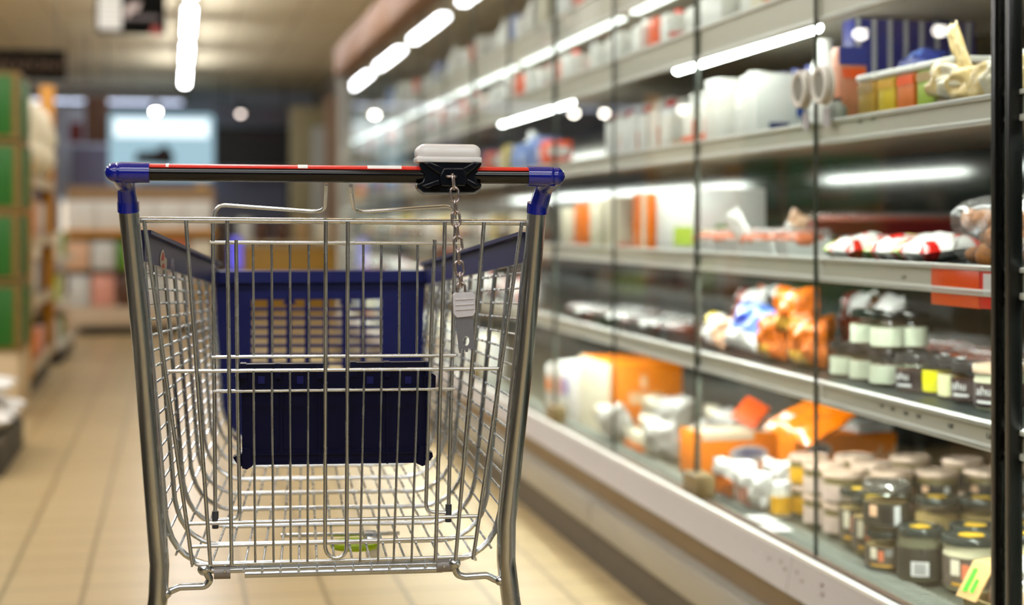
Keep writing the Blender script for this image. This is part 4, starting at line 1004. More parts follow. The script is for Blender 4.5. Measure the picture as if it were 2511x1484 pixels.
# ---- shelf 3: meat, bread
z3 = SZ[3] + 0.001
put('card_box_white', mk_box('white_carton', 0.34, 0.20, 0.17, pm('white', 0.5), [('f', 0.02, 0.5, 0.1, 0.4, pm('lime')), ('s', 0.05, 0.75, 0.2, 0.36, pm('lime')), ('s', 0.3, 0.5, 0.36, 0.44, pm('green'))]), (1.43, 4.26, z3), 0, 'large white carton with lime green print on the middle shelf')
put('orange_sack', mk_box('orange_carton', 0.10, 0.15, 0.165, mat('orange_sack', (240, 118, 0), 0.4), [('s', 0, 0.08, 0, 1, c_card)]), (1.38, 4.54, z3), 0, 'plain orange carton on the middle shelf beside the white carton')
for i, (px, c) in enumerate(((1548, 'cream'), (1500, 'cream'), (1462, 'orange'), (1440, 'cream'))):
    put('creambox_%s%d' % (c, i), mk_box('shelf_carton', 0.14, 0.15, 0.16 - 0.01 * i, pm(c, 0.5), [('s', 0.1, 0.9, 0, 0.18, pm('deep_orange')), ('s', 0.3, 0.6, 0.5, 0.8, pm('brown' if i == 2 else 'orange'))] if i in (1, 2) else [('s', 0, 1, 0, 0.12, pm('salmon'))]), (1.37, (4.78, 4.98, 5.18, 5.38)[i], z3), 0, ['tall cream carton next to the plain orange carton, middle shelf', 'cream carton with orange print, second beyond the orange carton', 'orange carton with brown print, third beyond the plain orange carton', 'short cream carton, fourth beyond the plain orange carton'][i])
for i, (px, x, zz) in enumerate(((1770, 1.33, 0), (1830, 1.35, 0), (1900, 1.33, 0), (1960, 1.36, 0), (1880, 1.47, 0.0), (1930, 1.45, 0.0))):
    put('fish', mk_tray('fish_pack', 0.13, 0.11, 0.066, pm('white'), fm('salmon'), 4, label=None), (x, yx(px, x), z3), 0.1 * (i % 3), 'pink fish tray pack in the group before the white carton', 'pink fish packs on the middle shelf')
put('lean_bag', mk_bag('white_bag', 0.07, 0.14, 0.03, [fm('white'), fm('pale')], lambda u, v: 0, seed=31), (1.30, yx(1845, 1.30), z3 + 0.002), 0, scale=0.75, label='slim white film pack leaning across the pink fish packs', rot=(-0.6, -0.1, 0.5))
put('lean_bag2', mk_bag('white_bag', 0.08, 0.12, 0.03, [fm('white'), fm('peach')], lambda u, v: 1 if v > 0.6 else 0, seed=33), (1.50, yx(1935, 1.50), z3 + 0.001), 0, 'small white film pack standing behind the fish packs', rot=(0.5, -0.2, 0.8), scale=0.8)
for i, (x, y, zz, rr) in enumerate(((1.60, 3.55, 0.0, 0.05), (1.60, 3.50, 0.052, -0.08), (1.68, 3.80, 0, 0.05))):
    put('sausage', mk_tray('sausage_pack', 0.34, 0.13, 0.05, pm('dark_red'), mat('sausage_skin', (158, 58, 22), 0.22, coat=0.5), 5, label=None, sausage=True), (x, y, z3 + zz), 1.45 + rr, ['long dark red sausage pack, lower of two', 'long dark red sausage pack, upper of two with loose film end', 'long dark red sausage pack deepest on the middle shelf'][i])
mot = lambda u, v: (1 if (int(u * 7) + int(v * 5)) % 4 == 0 else 2 if (u > 0.62 and v > 0.6) else 3 if (u > 0.7 and v < 0.3) else 0)
for i, (px, x, w, lab) in enumerate(((2095, 1.33, 0.18, 'white and red film bag lying by the price rail, far end of its row'), (2215, 1.345, 0.20, 'white and red film bag with yellow corner lying by the price rail'), (2300, 1.34, 0.17, 'white and green film bag lying just above the orange tag'))):
    put('wrbag%d' % i, mk_bag('film_bag', w * 0.8, 0.12, 0.046, [fm('white'), fm('red'), fm('yellow' if i == 1 else 'white'), fm('lime')], mot, seed=50 + i), (x - 0.04, yx(px, x) + 0.02 * i, z3), 0, lab, rot=(0.03 * i, 1.45, 0.05 * i))
put('meatlow', mk_tray('meat_pack', 0.22, 0.14, 0.045, pm('black'), mat('meat_skin', (150, 60, 46), 0.25, coat=0.4), 4), (1.58, 2.95, z3), 0.2, 'red meat tray pack behind the white and red film bags')
t = put('bread', mk_net('bread_bag', 0.030, 30, mat('brown_seeded_bread', (188, 116, 44), 0.5, var=0.5, vscale=120, bump=0.8, bscale=200), None, 3, 'bread bag', 1.3), (1.36, 2.54, z3 + 0.002), 0, 'clear bag of brown seeded rolls beside the black door edge', rest=z3 + 0.001)
b = MB(); b.pillow(0.20, 0.115, 0.11, seed=9, crinkle=0.12); o = b.build('clear_bag', clear_sheet('bag_film_clear', (0.97, 0.97, 0.97), 0.10, 0.5, rough=0.10, haze=0.10), t)

# ---- shelf 4: nets and bags before the jars
for i, (px, x, zz) in enumerate(((1905, 1.365, 0), (1985, 1.37, 0.0), (1955, 1.385, 0.068), (1990, 1.46, 0.0))):
    put('net%d' % (i % 2), mk_bag('orange_net_bag', 0.115, 0.105, 0.075, [mat('orange_net', (244, 118, 8), 0.25, coat=0.4, var=0.5, vscale=60, bump=1.0, bscale=90), fm('amber'), fm('peach')], lambda u, v: 1 if (v < 0.36 and 0.2 < u < 0.9) else 2 if (0.4 < u < 0.55 and v > 0.7) else 0, seed=5 + 3 * i), (x, yx(px, x), z4 + zz), 0.3 * i, rest=z4 + zz + 0.0005, label=['orange net bag with amber label at the far end of the jars', 'orange net bag with amber label beside the lone white-labelled jar', 'orange net bag heaped on the other net bags', 'orange net bag pushed behind the lone white-labelled jar'][i], group='orange net bags on the jar shelf')
put('bluebag', mk_bag('blue_bag', 0.17, 0.12, 0.06, [fm('sky'), fm('white'), fm('blue')], lambda u, v: 1 if v < 0.3 else 2 if (0.4 < u < 0.7 and 0.4 < v < 0.6) else 0, seed=61), (1.335, yx(1815, 1.335), z4 + 0.01), 0, 'pale blue film bag beside the orange net bags', rot=(0.1, 0.5, 0.2))
put('ybag', mk_bag('white_bag', 0.14, 0.085, 0.05, [fm('white'), fm('yellow'), fm('peach')], lambda u, v: 1 if (u > 0.5 and v > 0.6) else 2 if u < 0.3 else 0, seed=63), (1.34, yx(1748, 1.34), z4), 0.1, 'white and yellow film bag beyond the pale blue bag', rot=(0.1, 0.3, 0.1))
for i, (px, x) in enumerate(((1670, 1.34), (1635, 1.35), (1590, 1.34), (1545, 1.35), (1500, 1.34), (1470, 1.35), (1440, 1.34), (1680, 1.47), (1620, 1.48), (1560, 1.47))):
    put('dpack%d' % (i % 2), mk_tray('meat_pack', 0.13, 0.11, 0.055, pm('black'), (mat('dark_meat', (92, 50, 42), 0.2, coat=0.5), fm('white'))[i % 2], 3), (x, yx(px, x), z4), 0.15 * (i % 3 - 1), ('dark meat tray pack in the row past the pale blue bag', 'white-topped black tray pack in the row past the pale blue bag')[i % 2], ('dark meat packs on the jar shelf', 'white-topped packs on the jar shelf')[i % 2])
for i, (px, x, c) in enumerate(((4.05, 1.48, 'dark_red'), (3.85, 1.52, 'pink'), (4.18, 1.58, 'salmon'), (3.82, 1.68, 'dark_red'), (3.62, 1.66, 'brown'))):
    put('ham_' + c, mk_bag('ham_pack', 0.13, 0.15, 0.08, [fm(c), fm('white')], lambda u, v: 1 if (v > 0.6 and u < 0.5) else 0, seed=70 + i), (x, px, z4), 0.2, ['dark red ham pack standing behind the yellow film bag', 'pink ham pack standing behind the pale blue bag', 'salmon pink ham pack standing next to the dark red one', 'dark red ham pack standing deep behind the net bags', 'brown ham pack deepest behind the net bags'][i])
for i, (x, y) in enumerate(((1.62, 2.96), (1.66, 3.24), (1.60, 2.68))):
    put('rust', mk_tray('smoked_pack', 0.22, 0.15, 0.075, pm('black'), mat('smoked_food', (150, 62, 18), 0.25, coat=0.5, var=0.5, vscale=30), 5), (x, y, z4), 0.3 * i, ['smoked orange-brown food pack behind the lemon jar', 'smoked orange-brown food pack behind the white-labelled jars', 'smoked orange-brown food pack behind the broad brown-labelled jar'][i], 'smoked food packs behind the jars')

# ---- shelf 2: dairy
z2 = SZ[2] + 0.001
def s2(px, key, builder, x, label, group=None, rz=0.0, z=z2, scale=None, rot=None): return put(key, builder, (x, yx(px, x), z), rz, label, group, scale, rot)
def mk_sqtub(name, w, d, h, body, lid, band):
    def f():
        t = thing(name, 'x', 'tub'); b = MB(); b.box((0, 0, h * 0.43), (d, w, h * 0.86), bevel=0.006); b.build('tub_body', body, t)
        b = MB(); b.box((0, 0, h * 0.93), (d * 1.08, w * 1.06, h * 0.14), bevel=0.005); b.build('tub_lid', lid, t)
        b = MB(); b.box((-d / 2, 0, h * 0.72), (0.002, w * 0.9, h * 0.16)); b.build('label', band, t, smooth=0); return t
    return f
for px, c, bd, lab in ((2133, 'amber', 'tan', 'amber square tub with white lid, end of its row by the salmon pack'), (2185, 'yellow', 'amber', 'yellow square tub with white lid'), (2233, 'orange', 'deep_orange', 'orange square tub with white lid'), (2285, 'lime', 'tan', 'dull green square tub with white lid'), (2335, 'tan', 'brown', 'tan square tub with white lid behind the wrapped cheese')):
    s2(px + 42, 'sq_' + c, mk_sqtub('square_tub', 0.072, 0.09, 0.096, mat('tub_' + c, tuple(int(v * 0.86) for v in COL[c]), 0.4), pm('white'), pm(bd)), 1.335, lab, 'tan tubs behind the wrapped cheese' if c == 'tan' else None)
for i in range(4):
    s2(2434 + 54 * i, 'sq_tan', None, 1.40, 'tan square tub with white lid behind the wrapped cheese', 'tan tubs behind the wrapped cheese')
put('navybox', mk_box('navy_carton', 0.06, 0.285, 0.250, mat('navy_pack', (16, 34, 126), 0.35), [('s', 0.02 + 0.128 * k, 0.058 + 0.128 * k, 0, 1, mat('grey_white_edge', (196, 198, 206), 0.4)) for k in range(8)]), (1.563, 3.30, z2), 0, 'large navy carton with white stripes behind the square tubs')
s2(2235, 'blue_tray', mk_bag('blue_pouch', 0.10, 0.06, 0.04, [fm('blue'), fm('sky')], lambda u, v: 1 if (0.3 < u < 0.7 and 0.3 < v < 0.7) else 0, seed=80), 1.40, 'blue pouch lying on the white tub lids', z=z2 + 0.098, rot=(0, 1.0, 0.2))
for i, (px, rr, zz, lab) in enumerate(((2335, 0.2, 0.004, 'cream film-wrapped cheese lying in front of the square tubs'), (2455, -0.1, 0.002, 'cream film-wrapped cheese lying beside the black door edge'))):
    s2(px, 'cheese%d' % i, mk_bag('wrapped_cheese', 0.15, 0.066, 0.055, [mat('film_cheese', (226, 200, 142), 0.2, coat=0.4, bump=0.5, bscale=40), fm('cream')], lambda u, v: 1 if 0.4 < u < 0.6 else 0, seed=82 + i, patch=pm('cream')), 1.29, lab, z=z2 + zz, rot=(rr, 0.2, 0.2))
s2(2372, 'cheese_tail', mk_bag('wrapper_end', 0.03, 0.10, 0.016, [mat('film_cheese', (226, 200, 142), 0.2)], None, seed=85), 1.30, 'twisted paper wrapper end sticking up from the wrapped cheese', z=z2 + 0.055, rot=(-0.5, 0.1, 0.3))
s2(2082, 'salmon', mk_box('salmon_pack', 0.04, 0.06, 0.165, mat('salmon_pack', (214, 134, 100), 0.35, var=0.2, vscale=14), [('s', 0.0, 1, 0.78, 1.0, pm('blue')), ('s', 0.1, 0.9, 0.62, 0.74, pm('deep_orange'))]), 1.33, 'upright orange salmon pack with blue top, beside the round door handles')
s2(2024, 'tallwhite', mk_jug('white_bottle', 0.034, 0.205, pm('white', 0.3), pm('white')), 1.365, 'tall white bottle standing behind the round door handles')
s2(2052, 'clearjug', mk_jug('white_bottle', 0.02, 0.06, pm('grey', 0.3), pm('dark')), 1.285, 'small grey bottle low beside the round door handles')
s2(1893, 'jug_blue', mk_box('milk_jug', 0.11, 0.115, 0.155, pm('white', 0.3), [('s', 0.26, 0.68, 0.14, 0.27, pm('navy')), ('s', 0.84, 1.0, 0.35, 0.95, pm('blue'))], 'jug'), 1.355, 'white milk jug with navy label, next to the round door handles')
for i, px in enumerate((1990, 1955, 1922)):
    s2(px, 'bluecap', mk_jug('milk_bottle', 0.032, 0.19, pm('white', 0.3), mat('blue_cap', (40, 62, 170), 0.3), pm('pale')), 1.50, 'blue-capped milk bottle standing behind the milk jug', 'blue-capped bottles behind the milk jug')
s2(1859, 'jug_plain', mk_jug('white_bottle', 0.055, 0.175, pm('white', 0.3), pm('white'), pm('pale')), 1.37, 'stout plain white bottle beside the milk jug')
s2(1791, 'carton_os', mk_carton('milk_carton', 0.09, 0.10, 0.165, pm('white'), None, [('s', 0.72, 1.0, 0.0, 0.55, pm('salmon')), ('s', 0.72, 0.9, 0.55, 0.75, pm('sky'))], gable=False), 1.34, 'white carton with salmon stripe beside the stout white bottle')
s2(1759, 'carton_or', mk_carton('milk_carton', 0.085, 0.095, 0.15, pm('white'), pm('white'), [('s', 0.0, 0.16, 0, 0.62, pm('deep_orange')), ('f', 0, 1, 0, 0.3, pm('deep_orange'))]), 1.34, 'white gable carton with orange foot near the wide door edge')
s2(1728, 'carton_or', None, 1.34, 'white gable carton with orange foot just behind the wide door edge')
for i, px in enumerate((1668, 1640, 1612, 1588, 1566, 1546, 1528)):
    s2(px, ('pot_w', 'carton_p')[i % 2], (mk_carton('milk_carton', 0.08, 0.09, 0.15, pm('white'), pm('red'), [('s', 0.1, 0.9, 0.15, 0.3, pm('peach'))]), mk_carton('milk_carton', 0.08, 0.09, 0.16, pm('white'), pm('white'), [('s', 0.0, 0.2, 0, 0.6, pm('salmon'))]))[i % 2], 1.34, ('white carton with red cap in the row past the wide door edge', 'white carton with salmon corner in the row past the wide door edge')[i % 2], ('red-capped cartons on the dairy shelf', 'salmon-cornered cartons on the dairy shelf')[i % 2])
# ---- shelf 1 and the runs of goods going away along every shelf
far = {
    'w': ('white_carton', mk_carton('white_carton', 0.085, 0.09, 0.115, pm('white'), None, gable=False)),
    'r': ('white_carton', mk_carton('white_carton', 0.085, 0.09, 0.12, pm('white'), pm('red'), [('s', 0.1, 0.9, 0.1, 0.5, pm('red'))], gable=False)),
    'o': ('orange_carton', mk_carton('orange_carton', 0.10, 0.10, 0.12, pm('deep_orange'), None, [('s', 0.1, 0.9, 0.5, 0.8, pm('white'))], gable=False)),
    'b': ('white_bottle', mk_jug('white_bottle', 0.038, 0.16, pm('white', 0.3), pm('white'))),
    's': ('blue_carton', mk_carton('blue_carton', 0.10, 0.10, 0.13, mat('blue_pale', (110, 136, 196), 0.4), None, [('s', 0.1, 0.9, 0.3, 0.7, pm('white'))], gable=False)),
    'p': ('film_bag', mk_bag('film_bag', 0.12, 0.11, 0.06, [fm('white'), fm('pink')], lambda u, v: 1 if u + v > 1.1 else 0, seed=91)),
    'k': ('dark_tray_pack', mk_tray('dark_tray_pack', 0.12, 0.11, 0.055, pm('black'), mat('dark_meat', (92, 50, 42), 0.2, coat=0.5), 3)),
    'y': ('yellow_carton', mk_carton('yellow_carton', 0.09, 0.10, 0.13, mat('soft_yellow', (226, 200, 90), 0.4), None, [('s', 0.1, 0.9, 0.3, 0.7, pm('white'))], gable=False)),
    'c': ('cream_carton', mk_carton('cream_carton', 0.09, 0.10, 0.14, pm('cream'), None, [('s', 0.1, 0.9, 0.1, 0.4, pm('salmon'))], gable=False)),
}
names = {'w': 'plain white carton', 'r': 'white carton with red print', 'o': 'orange carton with white band', 'b': 'white bottle', 's': 'pale blue carton', 'p': 'white and pink film bag', 'k': 'dark tray pack', 'y': 'soft yellow carton', 'c': 'cream carton'}
shelf_names = {0: 'top shelf', 1: 'second shelf from the top', 2: 'third shelf from the top', 3: 'fourth shelf from the top', 4: 'shelf above the deck', 5: 'cabinet deck'}
def run(i, y0, y1, step, seq, hmul=1.0, x=1.34):
    z = (SZ[i] if i < 5 else DECK) + 0.001; rnd = random.Random(100 + i); y = y0; k = 0
    while y < y1:
        c = seq[k % len(seq)]; k += 1
        if c != '_':
            sc = hmul * rnd.uniform(0.88, 1.06)
            put('far_' + c, far[c][1], (x + rnd.uniform(-0.02, 0.03), y, z), rnd.uniform(-0.12, 0.12), '%s among the blurred goods along the %s' % (names[c], shelf_names[i]), '%ss along the %s' % (names[c], shelf_names[i]), (1, 1, sc))
        y += step * rnd.uniform(0.95, 1.15)
run(1, 2.55, 3.75, 0.105, 'crwrcwrcr', 0.95, 1.36)
run(1, 3.8, 11.9, 0.125, 'wrwrowbwrwpwro', 0.95)
run(0, 3.6, 11.9, 0.125, 'wwcwbwsrwbwwow', 1.1)
run(2, 5.75, 11.9, 0.13, 'ossbsywoskscys', 1.0)
run(3, 6.0, 11.9, 0.14, 'kcpkyckpwk', 0.9)
run(4, 6.2, 11.9, 0.135, 'prkpkrkwp', 0.8)
run(5, 6.9, 11.9, 0.16, 'wcpwspwc', 1.4)
# ------------------------------------------------------------------ the other side of the aisle
green_m = mat('green_carton', (22, 92, 14), 0.45); ochre = mat('ochre_print', (112, 86, 26), 0.5)
def green_box():
    t = thing('green_box', 'x', 'box')
    b = MB(); b.box((0, 0, 0.17), (0.60, 0.60, 0.335), bevel=0.004); b.build('box_body', green_m, t)
    b = MB()
    for z in (0.012, 0.325): b.box((0, 0, z), (0.604, 0.604, 0.018))
    for sx in (-1, 1): b.box((sx * 0.285, -0.301, 0.17), (0.030, 0.003, 0.335)); b.box((0.301, sx * 0.285, 0.17), (0.003, 0.030, 0.335))
    b.build('ochre_border', ochre, t, smooth=0)
    b = MB(); b.box((0.10, -0.3015, 0.22), (0.07, 0.003, 0.12)); b.box((0.0, -0.3015, 0.09), (0.22, 0.003, 0.05)); b.build('ochre_print', mat('ochre_print_dim', (120, 96, 30), 0.5), t, smooth=0)
    return t
gx = -0.745 - 0.30
tag(MB().box((gx - 0.02, 8.66, 0.17), (0.62, 0.66, 0.34), bevel=0.004).build('stack_base', mat('cream_base', (206, 184, 148), 0.6)), 'cream base carrying the stack of green boxes', 'pallet base')
for i, nm in enumerate(('lowest of the stack of four', 'second from the bottom of the stack', 'third from the bottom of the stack', 'topmost of the stack of four')):
    put('green', green_box, (gx - 0.008 * (i % 2), 8.62, 0.341 + 0.346 * i), 0, 'large green box with ochre edges, ' + nm, 'stacked green boxes')
sg = thing('reflection_shelf_unit', 'dark grey shelf unit, unseen, added for its reflections in the chrome and glass doors', 'shelf unit', (-1.40, 0.6, 0))  # out-of-view unit, added to give the chrome darker streaks to reflect
b = MB(); b.box((-0.20, 0, 0.85), (0.04, 7.0, 1.7)); b.build('back_panel', mat('dark_unit_back', (112, 108, 102), 0.5), sg, smooth=0)
for z in (0.08, 0.5, 0.9, 1.3, 1.68):
    b = MB(); b.box((0.04, 0, z), (0.44, 7.0, 0.05)); b.build('shelf', mat('dark_unit_shelf', (168, 162, 152), 0.5), sg, smooth=0)
# pallet of white sacks at the aisle edge
t = thing('floor_pallet', 'low dark pallet carrying white sacks at the aisle edge', 'pallet', (-1.05, 6.95, 0))
b = MB()
for k in range(5): b.box((0, -0.38 + 0.19 * k, 0.125), (0.8, 0.13, 0.02))
b.build('deck_boards', mat('grey_pallet_wood', (86, 82, 70), 0.7), t, smooth=0)
for x in (-0.36, 0, 0.36): b = MB(); b.box((x, 0, 0.0575), (0.08, 0.9, 0.115)); b.build('runner', mat('dark_pallet_wood', (60, 56, 46), 0.7), t, smooth=0)
for i, (x, y, z) in enumerate(((-1.06, 6.74, 0.082), (-1.06, 7.13, 0.082), (-1.08, 6.94, 0.19))):
    put('sack', mk_bag('white_sack', 0.36, 0.60, 0.10, [mat('white_sack', (218, 214, 206), 0.4, var=0.15, vscale=9), pm('salmon')], lambda u, v: 1 if (0.4 < u < 0.6 and 0.4 < v < 0.6) else 0, seed=3), (x - 0.18, y, z + 0.055), 0, 'white sack lying on the low pallet, ' + ('near end', 'far end', 'on top of the others')[i], 'white sacks on the pallet', rest=(0.136, 0.136, 0.248)[i], rot=(0, pi / 2, 0))
# yellow-framed display stand beyond the boxes
yel = mat('yellow_stand_frame', (190, 130, 30), 0.5)
st = thing('display_stand', 'tall yellow-framed display stand beyond the green boxes', 'display stand', (-0.78, 9.25, 0))
b = MB()
b.box((-0.25, 0.85, 0.06), (0.46, 1.7, 0.12)); b.build('plinth', mat('black_plinth', (16, 14, 12), 0.5), st, smooth=0)
for y in (0.02, 1.68):
    hp = 1.2 if y < 1 else 1.74
    b = MB(); b.box((-0.03, y, 0.12 + hp / 2), (0.09, 0.05, hp), bevel=0.004); b.build('post', yel, st)
for i, z in enumerate((0.16, 0.52, 0.86, 1.20)):
    b = MB(); b.box((-0.25, 0.85, z), (0.50, 1.61, 0.03)); s = b.build('shelf', mat('brown_stand_shelf', (126, 92, 40), 0.5), st, smooth=0)
    b = MB(); b.box((0.005, 0.85, z + 0.005), (0.012, 1.61, 0.06)); b.build('shelf_edge', mat('pale_shelf_edge', (200, 186, 160), 0.5), s, smooth=0)
b = MB(); b.box((-0.48, 0.85, 1.0), (0.02, 1.61, 1.7)); b.build('back_panel', mat('dark_stand_back', (60, 42, 20), 0.6), st, smooth=0)
def goods(key, w, d, h, c, side=None, name='display_pack'):
    return lambda: mk_box(name, w, d, h, c if not isinstance(c, str) else pm(c, 0.5), [('s', 0.1, 0.9, 0.3, 0.7, pm(side))] if side else [], 'pack')()
lst = [(0, 0.26, 0.40, 0.16, 'red', 0.22), (0, 0.67, 0.4, 0.16, 'orange', 0.22), (0, 1.08, 0.4, 0.16, 'pink', 0.24), (0, 1.47, 0.30, 0.18, 'dark', 0.2), (1, 0.22, 0.26, 0.24, 'white', 0.2), (1, 0.52, 0.3, 0.2, 'lime', 0.2), (1, 0.88, 0.36, 0.2, 'pale', 0.2), (1, 1.3, 0.36, 0.2, 'brown', 0.2),
       (2, 0.23, 0.30, 0.24, 'pink', 0.2), (2, 0.58, 0.34, 0.18, 'red', 0.2), (2, 0.98, 0.34, 0.24, 'peach', 0.2), (2, 1.38, 0.3, 0.22, 'pale', 0.2)]
for i, y, w, h, c, d in lst:
    put('disp_%s%d' % (c, i), goods('', w, d, h, c, None), (-0.915, 9.25 + y, (0.16, 0.52, 0.86, 1.20)[i] + 0.016), 0, '%s pack on the %s board of the yellow-framed stand' % ({'pale': 'pale grey'}.get(c, c), ('lowest', 'second lowest', 'second highest', 'top')[i]))
for i, y in enumerate((0.25, 0.64, 1.03, 1.42)):
    put('big_cream', mk_bag('cream_bag', 0.37, 0.50, 0.26, [mat('cream_bag', (250, 240, 212), 0.35, var=0.12, vscale=6), fm('yellow')], lambda u, v: 1 if v > 0.9 else 0, seed=12), (-0.90, 9.25 + y, 1.216), 0, 'big cream bag on the top board of the yellow-framed stand', 'big cream bags on the stand')
# small stand farther along
st2 = thing('side_stand', 'small pale side stand past the yellow-framed stand', 'display stand', (-0.80, 12.3, 0))
b = MB(); b.box((-0.12, 0, 0.05), (0.3, 1.4, 0.10)); b.build('plinth', mat('black_plinth', (16, 14, 12), 0.5), st2, smooth=0)
b = MB()
for z in (0.12, 0.42, 0.72): b.box((-0.12, 0, z), (0.34, 1.4, 0.025))
b.build('shelf', mat('pale_stand_board', (196, 188, 172), 0.5), st2, smooth=0)
b = MB(); b.box((-0.28, 0, 0.5), (0.02, 1.4, 0.9)); b.build('back_panel', mat('tan_stand_back', (150, 126, 92), 0.6), st2, smooth=0)
for i, (y, z, c) in enumerate(((-0.5, 0.133, 'pale'), (0.0, 0.133, 'green'), (0.5, 0.133, 'peach'), (-0.5, 0.433, 'lime'), (0.0, 0.433, 'cream'), (0.5, 0.433, 'dark'), (-0.4, 0.733, 'cream'), (0.2, 0.733, 'green'))):
    put('disp2_%s' % c, goods('', 0.36, 0.2, 0.17, c), (-0.90, 12.3 + y, z), 0, '%s pack on the small side stand past the yellow-framed stand, %s' % ({'pale': 'pale grey'}.get(c, c), 'bottom board' if z < 0.2 else 'middle board' if z < 0.5 else 'upper board'))
# low island of white packs across the aisle end
isl = thing('island_shelf', 'low cream-based island shelf across the end of the aisle', 'island shelf', (-0.30, 15.0, 0))
b = MB(); b.box((0, 0, 0.04), (1.05, 0.6, 0.08)); b.build('plinth', mat('black_plinth', (16, 14, 12), 0.5), isl, smooth=0)
b = MB(); b.box((0, 0, 0.16), (1.34, 0.72, 0.17), bevel=0.01); b.build('base', mat('cream_island_base', (206, 186, 158), 0.5), isl)
b = MB(); b.box((0, 0.1, 0.80), (1.3, 0.03, 1.0)); b.box((0, -0.1, 0.56), (1.3, 0.4, 0.02)); b.build('back_board', mat('tan_island_board', (150, 120, 84), 0.6), isl, smooth=0)
b = MB(); b.box((0, -0.12, 0.885), (1.3, 0.42, 0.05)); b.build('yellow_edge', mat('amber_edge', (202, 140, 24), 0.5), isl, smooth=0)
cc = ('pale', 'pink', 'brown', 'pale', 'white', 'tan')
for i in range(6):
    put('isl_' + cc[i], goods('', 0.3, 0.19, 0.27, cc[i]), (-0.83 + 0.212 * i, 14.78, 0.246), 0, '%s pack in the bottom row of the low island shelf' % {'pale': 'pale grey'}.get(cc[i], cc[i]), 'bottom row packs on the island shelf' if cc[i] == 'pale' else None)
for i in range(6):
    c = ('peach', 'pale', 'green', 'white', 'salmon', 'cream')[i]
    put('isl2_' + c, goods('', 0.3, 0.19, 0.24, c), (-0.83 + 0.212 * i, 14.80, 0.571), 0, '%s pack in the middle row of the low island shelf' % {'pale': 'pale grey'}.get(c, c))
for i in range(5):
    put('isl3', goods('', 0.3, 0.24, 0.26, 'white', None, 'white_pack'), (-0.80 + 0.25 * i, 14.86, 0.911), 0, 'bright white pack on top of the low island shelf', 'white packs on top of the island')
# stands and counters farther back
def counter(name, label, x0, x1, y, h, body, top, cat='counter', d=0.7):
    t = thing(name, label, cat, ((x0 + x1) / 2, y, 0)); w = x1 - x0
    b = MB(); b.box((0, 0, h / 2), (w, d, h), bevel=0.01); b.build('front_panel', body, t)
    b = MB(); b.box((0, 0, h + 0.02), (w + 0.06, d + 0.06, 0.04), bevel=0.008); b.build('counter_top', top, t); return t
def atX_at(px, y): return at_y(px, HZ, y).x
counter('checkout_counter', 'dark brown counter beyond the low island shelf', atX_at(395, 19.7), atX_at(560, 19.7), 19.7, 0.98, mat('dark_brown_counter', (70, 54, 44), 0.5), mat('grey_top', (130, 126, 124), 0.4))
counter('yellow_counter', 'long yellow-brown counter in front of the back wall', atX_at(565, 18.5), atX_at(880, 18.5), 18.5, 0.72, mat('ochre_counter', (182, 142, 56), 0.5), mat('beige_top', (196, 182, 150), 0.4))
for i, (px, c) in enumerate(((600, 'pale'), (640, 'brown'), (690, 'brown'), (740, 'tan'), (790, 'cream'), (840, 'amber'))):
    put('ctr_%s' % c, goods('', 0.19, 0.15, 0.26 - 0.02 * (i % 3), c), (atX_at(px, 18.4), 18.4, 0.762), 0, '%s pack standing on the long yellow-brown counter' % {'pale': 'pale grey'}.get(c, c), 'brown packs on the yellow-brown counter' if c == 'brown' else None)
t = thing('lit_case', 'low glowing glass display case at the far end of the aisle', 'display case', (atX_at(262, 17.5), 17.5, 0))
b = MB(); b.box((0, 0, 0.40), (0.95, 0.7, 0.8)); b.build('case_base', mat('pale_case', (190, 182, 170), 0.5), t, smooth=0)
b = MB(); b.box((0, -0.02, 1.0), (0.9, 0.5, 0.38), bevel=0.02); b.build('lit_glass', emission('case_light', (255, 238, 214), 1.0), t)
b = MB(); b.box((0, 0, 1.22), (0.98, 0.72, 0.04)); b.build('case_top', mat('sky_case_top', (170, 190, 210), 0.4), t, smooth=0)
for i, (px, py, c) in enumerate(((490, 470, (230, 170, 80)), (384, 555, (238, 240, 250)), (395, 655, (120, 100, 96)))):
    pass
p = at_y(494, 473, 19.6); t = thing('orange_lantern', 'round orange lamp on the dark brown counter', 'lamp', (p.x, p.y, 1.02))
b = MB(); b.lathe([(0, 0), (0.06, 0), (0.06, 0.01), (0.012, 0.02), (0.012, p.z - 1.02 - 0.07), (0, p.z - 1.02 - 0.07)], seg=16); b.build('lamp_base', mat('dark_lamp_base', (30, 28, 28), 0.5), t)
b = MB(); b.ball((0, 0, p.z - 1.02), 0.095, sz=1.15, sub=3); b.build('lamp_shade', emission('orange_shade', (236, 176, 92), 0.75), t)

# back wall: pale lit sign, dark board, column, bluish panels
p, q = at_y(268, 278, 24.5), at_y(524, 400, 24.5)
t = thing('lit_sign', 'large pale blue illuminated panel with dark picture on the back wall', 'lit sign', ((p.x + q.x) / 2, 24.5, q.z - 0.25)); w = q.x - p.x; h = p.z - q.z + 0.25
b = MB(); b.box((0, 0, h / 2), (w, 0.16, h), bevel=0.05, seg=4); b.build('sign_face', emission('sign_light', (176, 212, 226), 0.85), t)
b = MB(); b.box((0, -0.082, h * 0.78), (w * 0.9, 0.02, 0.26), bevel=0.009); b.build('sign_band', emission('sign_band_light', (236, 250, 255), 1.5), t)
b = MB(); b.prism([(-0.30, 0.25), (0.25, 0.20), (0.28, 0.36), (0.16, 0.52), (0.0, 0.42), (-0.26, 0.40)], -0.10, -0.08, lambda a, c, d: Vector((a - 0.1, d, c)), 0); b.build('sign_picture', mat('dark_picture', (52, 36, 40), 0.6), t, smooth=0)
p, q = at_y(528, 312, 24.0), at_y(716, 410, 24.0)
